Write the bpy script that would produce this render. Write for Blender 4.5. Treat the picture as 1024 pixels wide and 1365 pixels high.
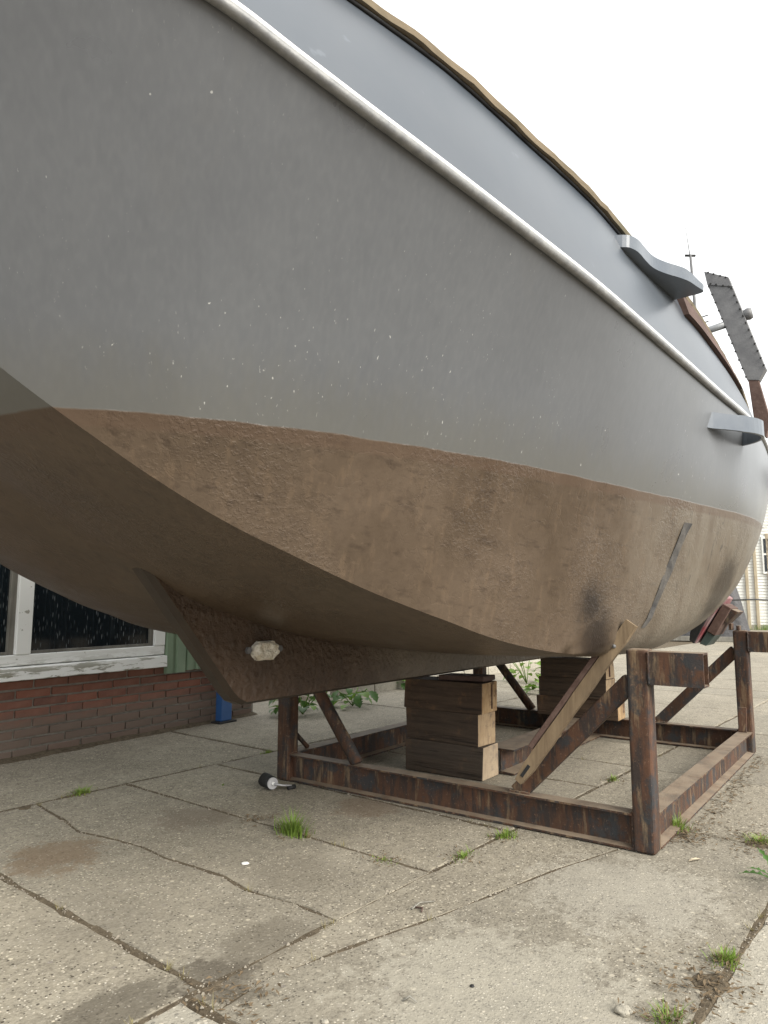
import bpy, bmesh, math, random
import numpy as np
from mathutils import Vector, Matrix, noise as mnoise
for o in list(bpy.data.objects): bpy.data.objects.remove(o)
SC = bpy.context.scene
COL = SC.collection
random.seed(7); R = math.radians

# ------------------------------------------------------------ camera, sky, sun, exposure
cam_d = bpy.data.cameras.new('camera'); cam = bpy.data.objects.new('camera', cam_d); COL.objects.link(cam)
cam_d.sensor_fit = 'VERTICAL'; cam_d.sensor_height = 36.0; cam_d.lens = 24.976
cam_d.clip_start = 0.05; cam_d.clip_end = 2000
cam.location = (0, 0, 1.0); cam.rotation_euler = (R(90 + 7.07), 0, 0)
SC.camera = cam
SUN_EL, SUN_AZ = R(34), R(136)          # azimuth measured from +Y towards +X
world = bpy.data.worlds.new('World'); SC.world = world; world.use_nodes = True
wn = world.node_tree; wn.nodes.clear()
w_out = wn.nodes.new('ShaderNodeOutputWorld'); w_bg = wn.nodes.new('ShaderNodeBackground')
w_sky = wn.nodes.new('ShaderNodeTexSky'); w_sky.sky_type = 'NISHITA'; w_sky.sun_disc = False
w_sky.sun_elevation = SUN_EL; w_sky.sun_rotation = SUN_AZ; w_sky.dust_density = 3.0
w_tc = wn.nodes.new('ShaderNodeTexCoord'); w_no = wn.nodes.new('ShaderNodeTexNoise')
w_no.inputs['Scale'].default_value = 1.6; w_no.inputs['Detail'].default_value = 4
w_rp = wn.nodes.new('ShaderNodeValToRGB')
w_rp.color_ramp.elements[0].position = .3; w_rp.color_ramp.elements[0].color = (.95, .96, .95, 1)
w_rp.color_ramp.elements[1].position = .7; w_rp.color_ramp.elements[1].color = (1.0, 1.0, .975, 1)
w_sc = wn.nodes.new('ShaderNodeVectorMath'); w_sc.operation = 'SCALE'; w_sc.inputs['Scale'].default_value = 9.0
w_mx = wn.nodes.new('ShaderNodeMix'); w_mx.data_type = 'RGBA'; w_mx.inputs[0].default_value = .88
L = wn.links.new
L(w_tc.outputs['Generated'], w_no.inputs['Vector']); L(w_no.outputs['Fac'], w_rp.inputs[0])
L(w_rp.outputs['Color'], w_sc.inputs[0]); L(w_sky.outputs['Color'], w_mx.inputs[6]); L(w_sc.outputs[0], w_mx.inputs[7])
L(w_mx.outputs[2], w_bg.inputs['Color']); w_bg.inputs['Strength'].default_value = .1
L(w_bg.outputs[0], w_out.inputs[0])
sun_d = bpy.data.lights.new('sun', 'SUN'); sun = bpy.data.objects.new('sun', sun_d); COL.objects.link(sun)
sun_d.energy = 3.0; sun_d.angle = R(40); sun_d.color = (1, .96, .88)
sun.location = (6, -2, 9)
sd = Vector((math.sin(SUN_AZ) * math.cos(SUN_EL), math.cos(SUN_AZ) * math.cos(SUN_EL), math.sin(SUN_EL)))
sun.rotation_euler = sd.to_track_quat('Z', 'Y').to_euler()
vs = SC.view_settings; vs.view_transform = 'Standard'; vs.look = 'None'; vs.gamma = 1; vs.exposure = 0.98; vs.use_curve_mapping = False

# ------------------------------------------------------------ materials
class NT:
    def __init__(s, name):
        s.m = bpy.data.materials.new(name); s.m.use_nodes = True; s.t = s.m.node_tree
        s.b = s.t.nodes['Principled BSDF']; s.tc = s.t.nodes.new('ShaderNodeTexCoord')
        s.obj = s.tc.outputs['Object']
    def n(s, t, **k):
        x = s.t.nodes.new('ShaderNode' + t)
        for a, b in k.items(): setattr(x, a, b)
        return x
    def link(s, a, b):
        s.t.links.new(a, b)
    def put(s, sock, v):
        if isinstance(v, (int, float)): sock.default_value = v
        elif isinstance(v, tuple):
            sock.default_value = v if len(v) == len(sock.default_value) else (v + (1,))[:len(sock.default_value)]
        else: s.link(v, sock)
    def scale(s, v, sc):
        x = s.n('Mapping'); s.link(v, x.inputs['Vector']); x.inputs['Scale'].default_value = sc; return x.outputs[0]
    def noise(s, sc, det=4, rough=.55, vec=None, dist=0, col=False):
        x = s.n('TexNoise'); s.link(vec or s.obj, x.inputs['Vector']); x.inputs['Scale'].default_value = sc
        x.inputs['Detail'].default_value = det; x.inputs['Roughness'].default_value = rough; x.inputs['Distortion'].default_value = dist
        return x.outputs['Color' if col else 'Fac']
    def voro(s, sc, vec=None, out='Distance', feat='F1', rnd=1):
        x = s.n('TexVoronoi', feature=feat); s.link(vec or s.obj, x.inputs['Vector']); x.inputs['Scale'].default_value = sc
        x.inputs['Randomness'].default_value = rnd; return x.outputs[out]
    def ramp(s, v, *st):
        x = s.n('ValToRGB'); s.link(v, x.inputs[0]); e = x.color_ramp.elements
        while len(e) < len(st): e.new(.5)
        for el, (p, c) in zip(e, st):
            el.position = p; el.color = (c, c, c, 1) if isinstance(c, (int, float)) else c + (1,)
        return x.outputs[0]
    def mix(s, f, a, b, mode='MIX'):
        x = s.n('Mix', data_type='RGBA', blend_type=mode); s.put(x.inputs[0], f); s.put(x.inputs[6], a); s.put(x.inputs[7], b)
        return x.outputs[2]
    def math(s, op, a, b=0.0, c=0.0, clamp=False):
        x = s.n('Math', operation=op, use_clamp=clamp); s.put(x.inputs[0], a); s.put(x.inputs[1], b)
        if op in ('MULTIPLY_ADD', 'SMOOTH_MIN', 'COMPARE'): s.put(x.inputs[2], c)
        return x.outputs[0]
    def sep(s, v=None):
        x = s.n('SeparateXYZ'); s.link(v or s.obj, x.inputs[0]); return x.outputs
    def bump(s, h, st=.3, d=.01, prev=None):
        x = s.n('Bump'); s.link(h, x.inputs['Height']); x.inputs['Strength'].default_value = st; x.inputs['Distance'].default_value = d
        if prev: s.link(prev, x.inputs['Normal'])
        return x.outputs[0]
    def step(s, v, a, b):
        x = s.n('MapRange', interpolation_type='SMOOTHSTEP'); s.link(v, x.inputs[0]); x.inputs[1].default_value = a; x.inputs[2].default_value = b
        return x.outputs[0]
    def rand(s):
        return s.n('ObjectInfo').outputs['Random']
    def done(s, col, rough=.8, nor=None, spec=.5, metal=0):
        s.put(s.b.inputs['Base Color'], col); s.put(s.b.inputs['Roughness'], rough)
        s.b.inputs['Specular IOR Level'].default_value = spec; s.b.inputs['Metallic'].default_value = metal
        if nor is not None: s.link(nor, s.b.inputs['Normal'])
        return s.m

def m_hull():
    k = NT('hull_paint'); x, y, z = k.sep()
    streak = k.noise(1, 5, .6, k.scale(k.obj, (26, 26, .5)))
    streak2 = k.noise(1, 1, .4, k.scale(k.obj, (70, 70, .5)))
    blot = k.noise(2.2, 5, .6)
    g = k.mix(k.ramp(blot, (.3, 0.), (.7, 1.)), (.106, .112, .121), (.114, .120, .128))
    g = k.mix(k.math('MULTIPLY', k.ramp(streak, (.45, 0.), (.75, 1.)), .4), g, (.088, .093, .102))
    g = k.mix(k.math('MULTIPLY', k.ramp(streak2, (.42, 0.), (.75, 1.)), .16), g, (.165, .17, .178))
    # grime settling just above the waterline
    gr = k.math('MULTIPLY', k.step(k.math('ADD', z, k.math('MULTIPLY', streak, .16)), 1.75, 1.52), .55)
    g = k.mix(gr, g, (.10, .096, .080))
    # chips and runs
    cw = k.mix(.02, k.obj, k.noise(40, 3, col=True)); vd = k.voro(1, k.scale(cw, (22, 22, 15))); vc = k.n('SeparateXYZ')
    k.link(k.voro(1, k.scale(cw, (22, 22, 15)), 'Color'), vc.inputs[0])
    chip = k.math('MULTIPLY', k.step(k.math('ADD', vd, k.math('MULTIPLY', vc.outputs[2], .05)), .085, .045), k.math('GREATER_THAN', vc.outputs[0], .66))
    vd2 = k.voro(1, k.scale(k.obj, (21, 21, 2.2))); vc2 = k.n('SeparateXYZ')
    k.link(k.voro(1, k.scale(k.obj, (21, 21, 2.2)), 'Color'), vc2.inputs[0])
    run = k.math('MULTIPLY', k.step(vd2, .05, .02), k.math('GREATER_THAN', vc2.outputs[1], .72))
    marks = k.math('MAXIMUM', k.math('MULTIPLY', chip, .95), k.math('MULTIPLY', run, .6))
    sl = k.ramp(k.noise(1, 1, .4, k.scale(k.obj, (170, 170, 1.6))), (.74, 0.), (.80, .7))
    sl = k.math('MULTIPLY', sl, k.ramp(k.noise(2.3, 3), (.48, 0.), (.64, 1.)))
    marks = k.math('MULTIPLY', marks, k.ramp(k.noise(1.7, 2), (.47, .0), (.62, 1.)))
    marks = k.math('MAXIMUM', marks, sl)
    g = k.mix(marks, g, (.50, .50, .48))
    pat = k.ramp(k.noise(1, 4, .5, k.scale(k.obj, (2.5, 2.5, 1.3)), .8), (.60, 0.), (.615, .2))
    g = k.mix(pat, g, (.118, .121, .124))
    # antifouling below the waterline
    ab = k.noise(3.0, 6, .65); fine = k.noise(30, 5, .6); brush = k.noise(1, 5, .65, k.scale(k.obj, (3, 34, 34)))
    br = k.mix(k.ramp(ab, (.3, 0.), (.7, 1.)), (.063, .0445, .0295), (.094, .0675, .0465))
    br = k.mix(k.math('MULTIPLY', k.ramp(fine, (.5, 0.), (.7, 1.)), .3), br, (.034, .022, .015))
    br = k.mix(k.math('MULTIPLY', k.ramp(k.noise(1, 4, .6, k.scale(k.obj, (34, 34, 1.2))), (.55, 0.), (.72, 1.)), .4), br, (.13, .09, .058))
    br = k.mix(k.math('MULTIPLY', k.ramp(brush, (.55, 0.), (.68, 1.)), .5), br, (.03, .02, .014))
    br = k.mix(k.math('MULTIPLY', k.ramp(k.noise(1, 4, .7, k.scale(k.obj, (2.5, 60, 60))), (.6, 0.), (.72, 1.)), .35), br, (.14, .10, .068))
    # dried muddy film on the after bottom, with grazing sheen and glare painted in
    mud_glare = k.math('MULTIPLY', k.step(k.math('ADD', x, k.math('MULTIPLY', ab, 1.2)), 1.25, 2.5), .75)
    mud_glare = k.math('MULTIPLY', mud_glare, k.ramp(k.noise(1, 5, .65, k.scale(k.obj, (9, 9, 3))), (.34, .45), (.6, 1.)))
    br = k.mix(mud_glare, br, (.17, .15, .12))
    # dark smears
    def blob(cx, cy, cz, r):
        v = k.n('VectorMath', operation='DISTANCE'); k.link(k.obj, v.inputs[0]); v.inputs[1].default_value = (cx, cy, cz)
        return k.step(k.math('ADD', v.outputs['Value'], k.math('MULTIPLY', fine, .12)), r + .06, r - .08)
    sm = k.math('MAXIMUM', blob(.86, -1.14, .98, .15), blob(.93, -1.12, .85, .18))
    sm = k.math('MAXIMUM', k.math('MULTIPLY', sm, .95), k.math('MULTIPLY', blob(2.25, -1.33, 1.05, .26), .75))
    br = k.mix(sm, br, (.018, .013, .010))
    scr = k.math('MULTIPLY', k.ramp(k.noise(1, 3, .7, k.scale(k.obj, (30, 30, 5)), .6), (.60, 0.), (.66, 1.)), k.step(x, 1.1, 1.9))
    br = k.mix(k.math('MULTIPLY', scr, .75), br, (.05, .045, .04))
    wob = k.math('MULTIPLY', k.math('SUBTRACT', k.noise(6, 3), .5), .012)
    zz = k.math('ADD', z, wob)
    low = k.step(zz, 1.453, 1.447)
    c = k.mix(low, g, br)
    line = k.math('MULTIPLY', k.step(zz, 1.405, 1.42), low)
    c = k.mix(k.math('MULTIPLY', line, .5), c, (.085, .055, .038))
    rough = k.mix(low, k.ramp(blot, (.3, .26), (.7, .36)), k.ramp(ab, (.3, .30), (.7, .46)))
    # blisters and brush marks
    bl = k.math('MULTIPLY', k.ramp(k.noise(70, 3, .6, None, .2), (.47, 0.), (.62, 1.)), k.ramp(k.noise(2.4, 3), (.44, 0.), (.62, 1.)))
    crk = k.ramp(k.voro(7, k.mix(.12, k.obj, k.noise(14, 3, col=True)), 'Distance', 'DISTANCE_TO_EDGE'), (.0, 0.), (.035, 1.))
    crk = k.math('MAXIMUM', crk, k.ramp(k.noise(2.6, 2), (.38, 1.), (.44, 0.)))
    hgt = k.math('ADD', k.math('MULTIPLY', bl, .7), k.math('ADD', k.math('MULTIPLY', fine, .4), k.math('MULTIPLY', crk, .22)))
    hgt = k.math('MULTIPLY', hgt, low)
    nb = k.bump(hgt, .42, .004)
    nb = k.bump(k.noise(1.5, 1), .12, .03, nb)
    m = k.done(c, rough, nb, .5); k.link(k.math('MULTIPLY_ADD', low, -.3, .65), k.b.inputs['Specular IOR Level']); return m

def m_paint(name, a, b, rough=.4, bump=.15, sc=12):
    k = NT(name); n = k.noise(sc, 5, .6)
    c = k.mix(k.ramp(n, (.35, 0.), (.65, 1.)), a, b)
    c = k.mix(k.math('MULTIPLY', k.ramp(k.noise(sc * 6, 3), (.69, 0.), (.75, 1.)), .35), c, tuple(min(1, v * 1.7 + .05) for v in a))
    return k.done(c, rough, k.bump(k.noise(sc * 5, 4), bump, .004))

def m_keel():
    k = NT('keel_antifouling'); n = k.noise(5, 5, .6); f = k.noise(55, 5, .65, None, .5)
    c = k.mix(k.ramp(n, (.3, 0.), (.7, 1.)), (.034, .0195, .011), (.074, .044, .026))
    c = k.mix(k.math('MULTIPLY', k.ramp(f, (.52, 0.), (.68, 1.)), .5), c, (.05, .032, .02))
    x, y, z = k.sep()
    mud_glare = k.math('MULTIPLY', k.step(k.math('ADD', x, k.math('MULTIPLY', n, .8)), 1.0, 2.0), .7)  # keel colour grows paler towards the stern, like the hull side
    c = k.mix(mud_glare, c, (.22, .19, .15))
    lump = k.ramp(k.voro(38, k.mix(.03, k.obj, k.noise(20, 3, col=True)), 'Distance', 'SMOOTH_F1'), (.0, 1.), (.6, 0.))
    h = k.math('ADD', k.math('MULTIPLY', lump, .8), f)
    return k.done(c, .5, k.bump(h, .8, .008), .45)

def m_rust():
    k = NT('rusty_steel'); x, y, z = k.sep()
    n = k.noise(4, 6, .65); st = k.noise(1, 5, .65, k.scale(k.obj, (24, 24, 5))); f = k.noise(60, 5, .65)
    c = k.mix(k.ramp(n, (.32, 0.), (.68, 1.)), (.044, .024, .015), (.098, .047, .027))
    c = k.mix(k.math('MULTIPLY', k.ramp(st, (.46, 0.), (.58, 1.)), .85), c, (.026, .022, .021))
    c = k.mix(k.math('MULTIPLY', k.ramp(k.noise(1, 5, .7, k.scale(k.obj, (22, 22, 3))), (.54, 0.), (.66, 1.)), .75), c, (.21, .15, .09))
    c = k.mix(k.math('MULTIPLY', k.ramp(k.noise(7, 5, .7), (.51, 0.), (.60, 1.)), .8), c, (.030, .034, .038))
    c = k.mix(k.math('MULTIPLY', k.ramp(f, (.6, 0.), (.72, 1.)), .6), c, (.22, .135, .09))
    ge = k.n('NewGeometry'); nz = k.n('SeparateXYZ'); k.link(ge.outputs['Normal'], nz.inputs[0])
    dust = k.math('MULTIPLY', k.step(nz.outputs[2], .6, .95), k.ramp(k.noise(9, 4), (.3, .45), (.6, .95)))
    c = k.mix(dust, c, (.23, .18, .13))
    return k.done(c, .75, k.bump(k.math('ADD', f, k.math('MULTIPLY', n, .7)), .5, .004), .35)

def m_wood(name, a, b, axis=0, dark=None, sc=1.0):
    k = NT(name); s3 = [30 * sc] * 3; s3[axis] = 2.2 * sc
    g = k.noise(1, 6, .65, k.scale(k.obj, tuple(s3)), .6); n = k.noise(4, 4)
    c = k.mix(k.ramp(g, (.35, 0.), (.65, 1.)), a, b)
    c = k.mix(k.ramp(n, (.45, 0.), (.7, .6)), c, dark or tuple(v * .35 for v in a))
    return k.done(c, .8, k.bump(g, .5, .004), .3)

def m_endgrain():
    k = NT('timber_end_grain'); n = k.noise(14, 5, .6); ri = k.noise(1, 4, .6, k.scale(k.obj, (25, 25, 120)), 1.0)
    st = k.noise(1, 4, .6, k.scale(k.obj, (70, 70, 7)))
    c = k.mix(k.ramp(n, (.3, 0.), (.62, 1.)), (.33, .21, .105), (.44, .31, .175))
    c = k.mix(k.math('MULTIPLY', k.ramp(st, (.5, 0.), (.62, 1.)), .55), c, (.17, .09, .045))
    c = k.mix(k.ramp(k.noise(9, 4, .7), (.56, 0.), (.66, .8)), c, (.10, .06, .04))
    c = k.mix(k.math('MULTIPLY', k.rand(), .45), c, (.36, .33, .28))
    return k.done(c, .85, k.bump(k.math('ADD', ri, st), .5, .005), .25)

def m_sleeper():
    k = NT('creosoted_timber'); g = k.noise(1, 6, .65, k.scale(k.obj, (40, 3, 40)), .5); n = k.noise(5, 5, .6)
    c = k.mix(k.ramp(g, (.35, 0.), (.7, 1.)), (.056, .036, .024), (.100, .066, .043))
    c = k.mix(k.ramp(n, (.52, 0.), (.7, .75)), c, (.16, .10, .062))
    c = k.mix(k.math('MULTIPLY', k.ramp(k.noise(7, 4, .7), (.55, 0.), (.68, 1.)), .7), c, (.19, .105, .05))
    c = k.mix(k.math('MULTIPLY', k.rand(), .5), c, (.07, .062, .052))
    c = k.mix(k.math('MULTIPLY', k.ramp(k.noise(1, 5, .7, k.scale(k.obj, (60, 2, 60))), (.58, 0.), (.64, 1.)), .8), c, (.018, .013, .010))
    return k.done(c, .75, k.bump(g, 1.0, .008), .35)

def m_concrete(name, pebbly):
    k = NT(name); x, y, z = k.sep()
    n = k.noise(1.3, 6, .62); m = k.noise(7, 6, .7); f = k.noise(95, 4, .7)
    c = k.mix(k.ramp(n, (.32, 0.), (.68, 1.)), (.185, .163, .123), (.285, .255, .197))
    c = k.mix(k.math('MULTIPLY', k.ramp(m, (.42, 0.), (.66, 1.)), .55), c, (.125, .110, .086))
    g2 = k.noise(28, 5, .75)
    c = k.mix(k.math('MULTIPLY', k.ramp(g2, (.48, 0.), (.62, 1.)), .6), c, (.095, .082, .062))
    c = k.mix(k.math('MULTIPLY', k.ramp(k.noise(3.3, 5, .7), (.52, 0.), (.7, 1.)), .4), c, (.36, .33, .265))
    c = k.mix(k.math('MULTIPLY', k.ramp(f, (.4, 0.), (.7, 1.)), .7), c, (.37, .335, .27))
    sc = 70 if pebbly else 100
    vw = k.mix(.004, k.obj, k.noise(60, 2, col=True))
    d = k.voro(sc, vw); rc = k.n('SeparateXYZ'); k.link(k.voro(sc, vw, 'Color'), rc.inputs[0])
    dd_ = k.math('ADD', d, k.math('MULTIPLY', rc.outputs[1], .26)); peb = k.step(dd_, .46, .36)
    dens = k.ramp(k.noise(5.5, 4, .6), (.30, .45), (.6, 1.))
    li = k.math('MULTIPLY', k.math('MULTIPLY', peb, dens), k.math('GREATER_THAN', rc.outputs[0], (.5 if pebbly else .7)))
    dk = k.math('MULTIPLY', peb, k.math('LESS_THAN', rc.outputs[0], .22 if pebbly else .2))
    tone = k.mix(rc.outputs[1], (.62, .55, .43), (.78, .75, .68))
    c = k.mix(k.math('MULTIPLY', li, .7), c, tone)
    c = k.mix(k.math('MULTIPLY', dk, .95), c, (.06, .05, .038))
    d2 = k.voro(31); r2 = k.n('SeparateXYZ'); k.link(k.voro(31, None, 'Color'), r2.inputs[0])
    big = k.math('MULTIPLY', k.step(d2, .26, .18), k.math('GREATER_THAN', r2.outputs[2], .9))
    c = k.mix(k.math('MULTIPLY', big, .7), c, k.mix(r2.outputs[0], (.58, .52, .40), (.16, .14, .13)))
    c = k.mix(k.math('MULTIPLY', k.math('SUBTRACT', k.rand(), .35), .4), c, (.17, .16, .135))
    if pebbly: c = k.mix(.35, c, (.45, .43, .37))
    # rust and damp stains where they lie in the yard
    def stain(sx, sn, r, amt, colr, asp=1.0):
        v = k.n('CombineXYZ'); k.put(v.inputs[0], k.math('MULTIPLY', k.math('SUBTRACT', x, sx), asp)); k.put(v.inputs[1], k.math('ADD', y, sn))
        le = k.n('VectorMath', operation='LENGTH'); k.link(v.outputs[0], le.inputs[0])
        dd = k.math('ADD', le.outputs['Value'], k.math('MULTIPLY', k.math('SUBTRACT', m, .5), r * 1.6))
        return k.math('MULTIPLY', k.step(k.math('ADD', dd, k.math('MULTIPLY', k.math('SUBTRACT', g2, .5), r * .7)), r * .85, r * .5), amt), colr
    for a in ((1.47, -2.87, .26, .6, (.13, .082, .045), 1), (2.12, -2.85, .24, .5, (.13, .10, .075), 1), (2.75, -2.35, .22, .5, (.15, .10, .065), 1),
              (1.30, -2.25, .3, .25, (.12, .105, .083), 1), (1.50, -1.68, .15, .5, (.095, .08, .06), .5), (1.95, -2.0, .22, .3, (.11, .095, .073), 1),
              (1.30, -1.62, .17, .7, (.085, .072, .055), 1.1), (1.05, -1.72, .14, .7, (.085, .073, .056), .6), (2.55, -1.0, .45, .25, (.42, .40, .35), 1),
              (1.7, -1.0, .5, .3, (.42, .40, .34), 1), (3.2, -2.1, .5, .3, (.14, .13, .11), 1)):
        fac, cl = stain(*a); c = k.mix(fac, c, cl)
    h = k.math('ADD', k.math('MULTIPLY', peb, .6), k.math('ADD', f, k.math('MULTIPLY', m, .6)))
    return k.done(c, .9, k.bump(h, .65 if pebbly else .5, .006), .25)

def m_simple(name, a, b, sc=10, rough=.85, bump=.4, spec=.3, objrand=0.0, d=.006):
    k = NT(name); n = k.noise(sc, 5, .65)
    c = k.mix(k.ramp(n, (.3, 0.), (.7, 1.)), a, b)
    if objrand: c = k.mix(k.math('MULTIPLY', k.rand(), objrand), c, tuple(v * .4 for v in a))
    return k.done(c, rough, k.bump(k.noise(sc * 5, 4), bump, d), spec)

def m_brick():
    k = NT('red_brick'); x, y, z = k.sep(); r = k.rand(); n = k.noise(12, 5, .65); f = k.noise(90, 4)
    geo = k.n('NewGeometry'); pz = k.n('SeparateXYZ'); k.link(geo.outputs['Position'], pz.inputs[0])
    c = k.mix(r, (.25, .095, .062), (.14, .07, .055))
    r2 = k.math('FRACT', k.math('MULTIPLY', r, 7.31)); c = k.mix(k.math('MULTIPLY', r2, .4), c, (.20, .13, .10))
    c = k.mix(k.math('MULTIPLY', k.ramp(n, (.4, 0.), (.7, 1.)), .5), c, (.28, .15, .11))
    # splash dirt on the lower courses
    dirt = k.math('MULTIPLY', k.step(k.math('ADD', pz.outputs[2], k.math('MULTIPLY', n, .12)), .38, .24), .8)
    c = k.mix(dirt, c, (.17, .14, .115))
    return k.done(c, .9, k.bump(k.math('ADD', n, f), .5, .004), .25)

def m_oldwhite():
    k = NT('flaking_white_paint'); g = k.noise(1, 6, .7, k.scale(k.obj, (5, 30, 34)), .4); n = k.noise(5, 4)
    x, y, z = k.sep()
    m = k.math('ADD', g, k.math('MULTIPLY', k.math('SUBTRACT', n, .5), .35))
    wear = k.math('MULTIPLY', k.ramp(m, (.5, 0.), (.56, 1.)), k.step(z, .66, .5))
    wear = k.math('MAXIMUM', wear, k.ramp(k.math('ADD', k.noise(20, 4), 0), (.66, 0.), (.7, .8)))
    c = k.mix(wear, (.87, .88, .86), (.27, .26, .2))
    return k.done(c, .6, k.bump(k.math('SUBTRACT', 1.0, wear), .5, .003), .4)

def m_glass():
    k = NT('dirty_dark_glass'); v = k.scale(k.obj, (85, 85, 14))
    d = k.voro(1, v); rc = k.n('SeparateXYZ'); k.link(k.voro(1, v, 'Color'), rc.inputs[0])
    sp = k.math('MULTIPLY', k.step(d, .34, .14), k.math('GREATER_THAN', rc.outputs[0], .35))
    sp = k.math('MULTIPLY', sp, k.ramp(k.noise(4, 3), (.35, .15), (.65, 1.)))
    st = k.ramp(k.noise(1, 4, .65, k.scale(k.obj, (60, 60, 3))), (.55, 0.), (.75, .4))
    a = k.math('MULTIPLY', k.math('MAXIMUM', sp, k.math('MULTIPLY', st, .3)), .55)
    c = k.mix(a, (.008, .013, .017), (.30, .33, .34))
    return k.done(c, k.mix(sp, (.07, .07, .07), (.6, .6, .6)), None, .5)

def m_leaf(name, a, b, objrand=.5):
    k = NT(name); r = k.rand(); n = k.noise(9, 3)
    c = k.mix(n, a, b); c = k.mix(k.math('MULTIPLY', r, objrand), c, tuple(v * .45 for v in a))
    m = k.done(c, .5, None, .35)
    tr = k.n('BsdfTranslucent'); k.link(c, tr.inputs[0]); ad = k.n('MixShader'); ad.inputs[0].default_value = .3
    out = k.t.nodes['Material Output']; k.link(k.b.outputs[0], ad.inputs[1]); k.link(tr.outputs[0], ad.inputs[2]); k.link(ad.outputs[0], out.inputs[0])
    return m

M = dict(
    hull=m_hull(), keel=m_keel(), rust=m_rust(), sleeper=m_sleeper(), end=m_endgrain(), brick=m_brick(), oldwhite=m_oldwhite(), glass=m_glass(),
    bulwark=m_paint('bulwark_paint', (.060, .072, .088), (.074, .084, .098), .32, .05, 2),
    grey=m_paint('grey_deck_paint', (.20, .212, .225), (.25, .26, .27), .4, .35, 9),
    fin=m_paint('slate_fin_paint', (.10, .118, .145), (.13, .148, .172), .3, .12, 6),
    strake=m_paint('scuffed_strake_paint', (.15, .153, .158), (.24, .24, .235), .45, .2, 26),
    white=m_paint('white_line_paint', (.86, .86, .83), (.78, .78, .75), .4, .1, 20),
    boltgrey=m_paint('weathered_grey_steel', (.10, .10, .105), (.145, .145, .148), .55, .3, 14),
    caprail=m_wood('mossy_cap_rail_wood', (.215, .17, .115), (.15, .12, .08), 0, (.09, .085, .05)),
    brownwood=m_wood('brown_stained_wood', (.085, .05, .04), (.13, .085, .07), 0, (.05, .032, .028)),
    pale=m_wood('dusty_pale_plank', (.23, .17, .105), (.14, .10, .062), 2, (.10, .075, .05)),
    nose=m_paint('smooth_keel_nose_paint', (.018, .011, .007), (.028, .018, .011), .4, .2, 12),
    rubber=m_simple('black_rubber', (.012, .012, .013), (.03, .03, .03), 20, .7, .3),
    anode=m_simple('crusty_zinc', (.88, .85, .77), (.50, .42, .30), 38, .85, 1.0, .3, 0, .012),
    tape=m_simple('black_scuff_paint', (.03, .03, .032), (.10, .092, .082), 16, .7, .3),
    slab=m_concrete('worn_concrete', False), slabp=m_concrete('exposed_aggregate_concrete', True),
    soil=m_simple('joint_soil', (.065, .052, .036), (.15, .122, .086), 40, .95, .8, .1),
    gravel=m_simple('loose_grit', (.30, .27, .22), (.16, .14, .115), 9, .9, .3, .2),
    debris=m_simple('dry_plant_litter', (.14, .10, .06), (.25, .19, .12), 14, .9, .3, .2, .5),
    mortar=m_simple('grey_mortar', (.32, .30, .265), (.22, .205, .18), 30, .95, .6, .15),
    green=m_paint('green_cladding_paint', (.19, .27, .18), (.23, .31, .21), .45, .1, 5),
    blue=m_paint('blue_post_paint', (.025, .085, .24), (.035, .11, .29), .4, .1, 8),
    greywood=m_wood('grey_bare_wood', (.24, .23, .2), (.15, .14, .12), 2),
    redboard=m_paint('faded_red_board_paint', (.22, .04, .05), (.26, .20, .20), .7, .3, 7),
    greenblock=m_paint('dark_green_block_paint', (.035, .055, .05), (.06, .085, .075), .6, .3, 12),
    grass=m_leaf('grass_blade', (.17, .29, .04), (.27, .36, .08)), leaf=m_leaf('broad_leaf', (.055, .13, .028), (.10, .20, .045)),
    lime=m_leaf('young_leaf', (.13, .24, .03), (.20, .32, .06)), strawgrass=m_leaf('dry_grass_blade', (.30, .25, .12), (.22, .20, .09)),
    siding=m_paint('white_siding_paint', (.72, .72, .69), (.66, .66, .62), .6, .1, 4),
    beige=m_wood('beige_weathered_post', (.42, .36, .26), (.34, .29, .21), 2, (.25, .2, .14)),
    tarp=m_simple('grey_tarpaulin', (.045, .045, .048), (.075, .072, .075), 3, .6, .5, .4, 0, .05),
    roof=m_simple('dark_roofing', (.05, .045, .045), (.08, .07, .065), 6),
    steel=m_simple('bright_steel', (.45, .45, .46), (.3, .3, .31), 20, .35, .1, .5),
    black=m_simple('black_cable', (.012, .012, .012), (.02, .02, .02), 20, .5, .1),
)

# ------------------------------------------------------------ mesh helpers
def mk(name, verts, faces, mat, parent=None, smooth=False, mats=None, fidx=None, recalc=True):
    me = bpy.data.meshes.new(name); me.from_pydata([tuple(map(float, v)) for v in verts], [], [tuple(f) for f in faces])
    for m in (mats or [mat]): me.materials.append(M[m])
    if fidx: me.polygons.foreach_set('material_index', fidx)
    if recalc:
        bm = bmesh.new(); bm.from_mesh(me); bmesh.ops.recalc_face_normals(bm, faces=bm.faces); bm.to_mesh(me); bm.free()
    if smooth: me.polygons.foreach_set('use_smooth', [True] * len(me.polygons))
    me.update(); return link(name, me, parent)
def link(name, me, parent=None):
    o = bpy.data.objects.new(name, me); COL.objects.link(o)
    if parent: o.parent = parent
    return o
def tag(o, label=None, cat=None, group=None, kind=None):
    if label: o['label'] = label
    if cat: o['category'] = cat
    if group: o['group'] = group
    if kind: o['kind'] = kind
    return o
def empty(name, loc=(0, 0, 0), rz=0.0):
    o = bpy.data.objects.new(name, None); COL.objects.link(o); o.location = loc; o.rotation_euler = (0, 0, rz); o.empty_display_size = .1
    return o
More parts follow.
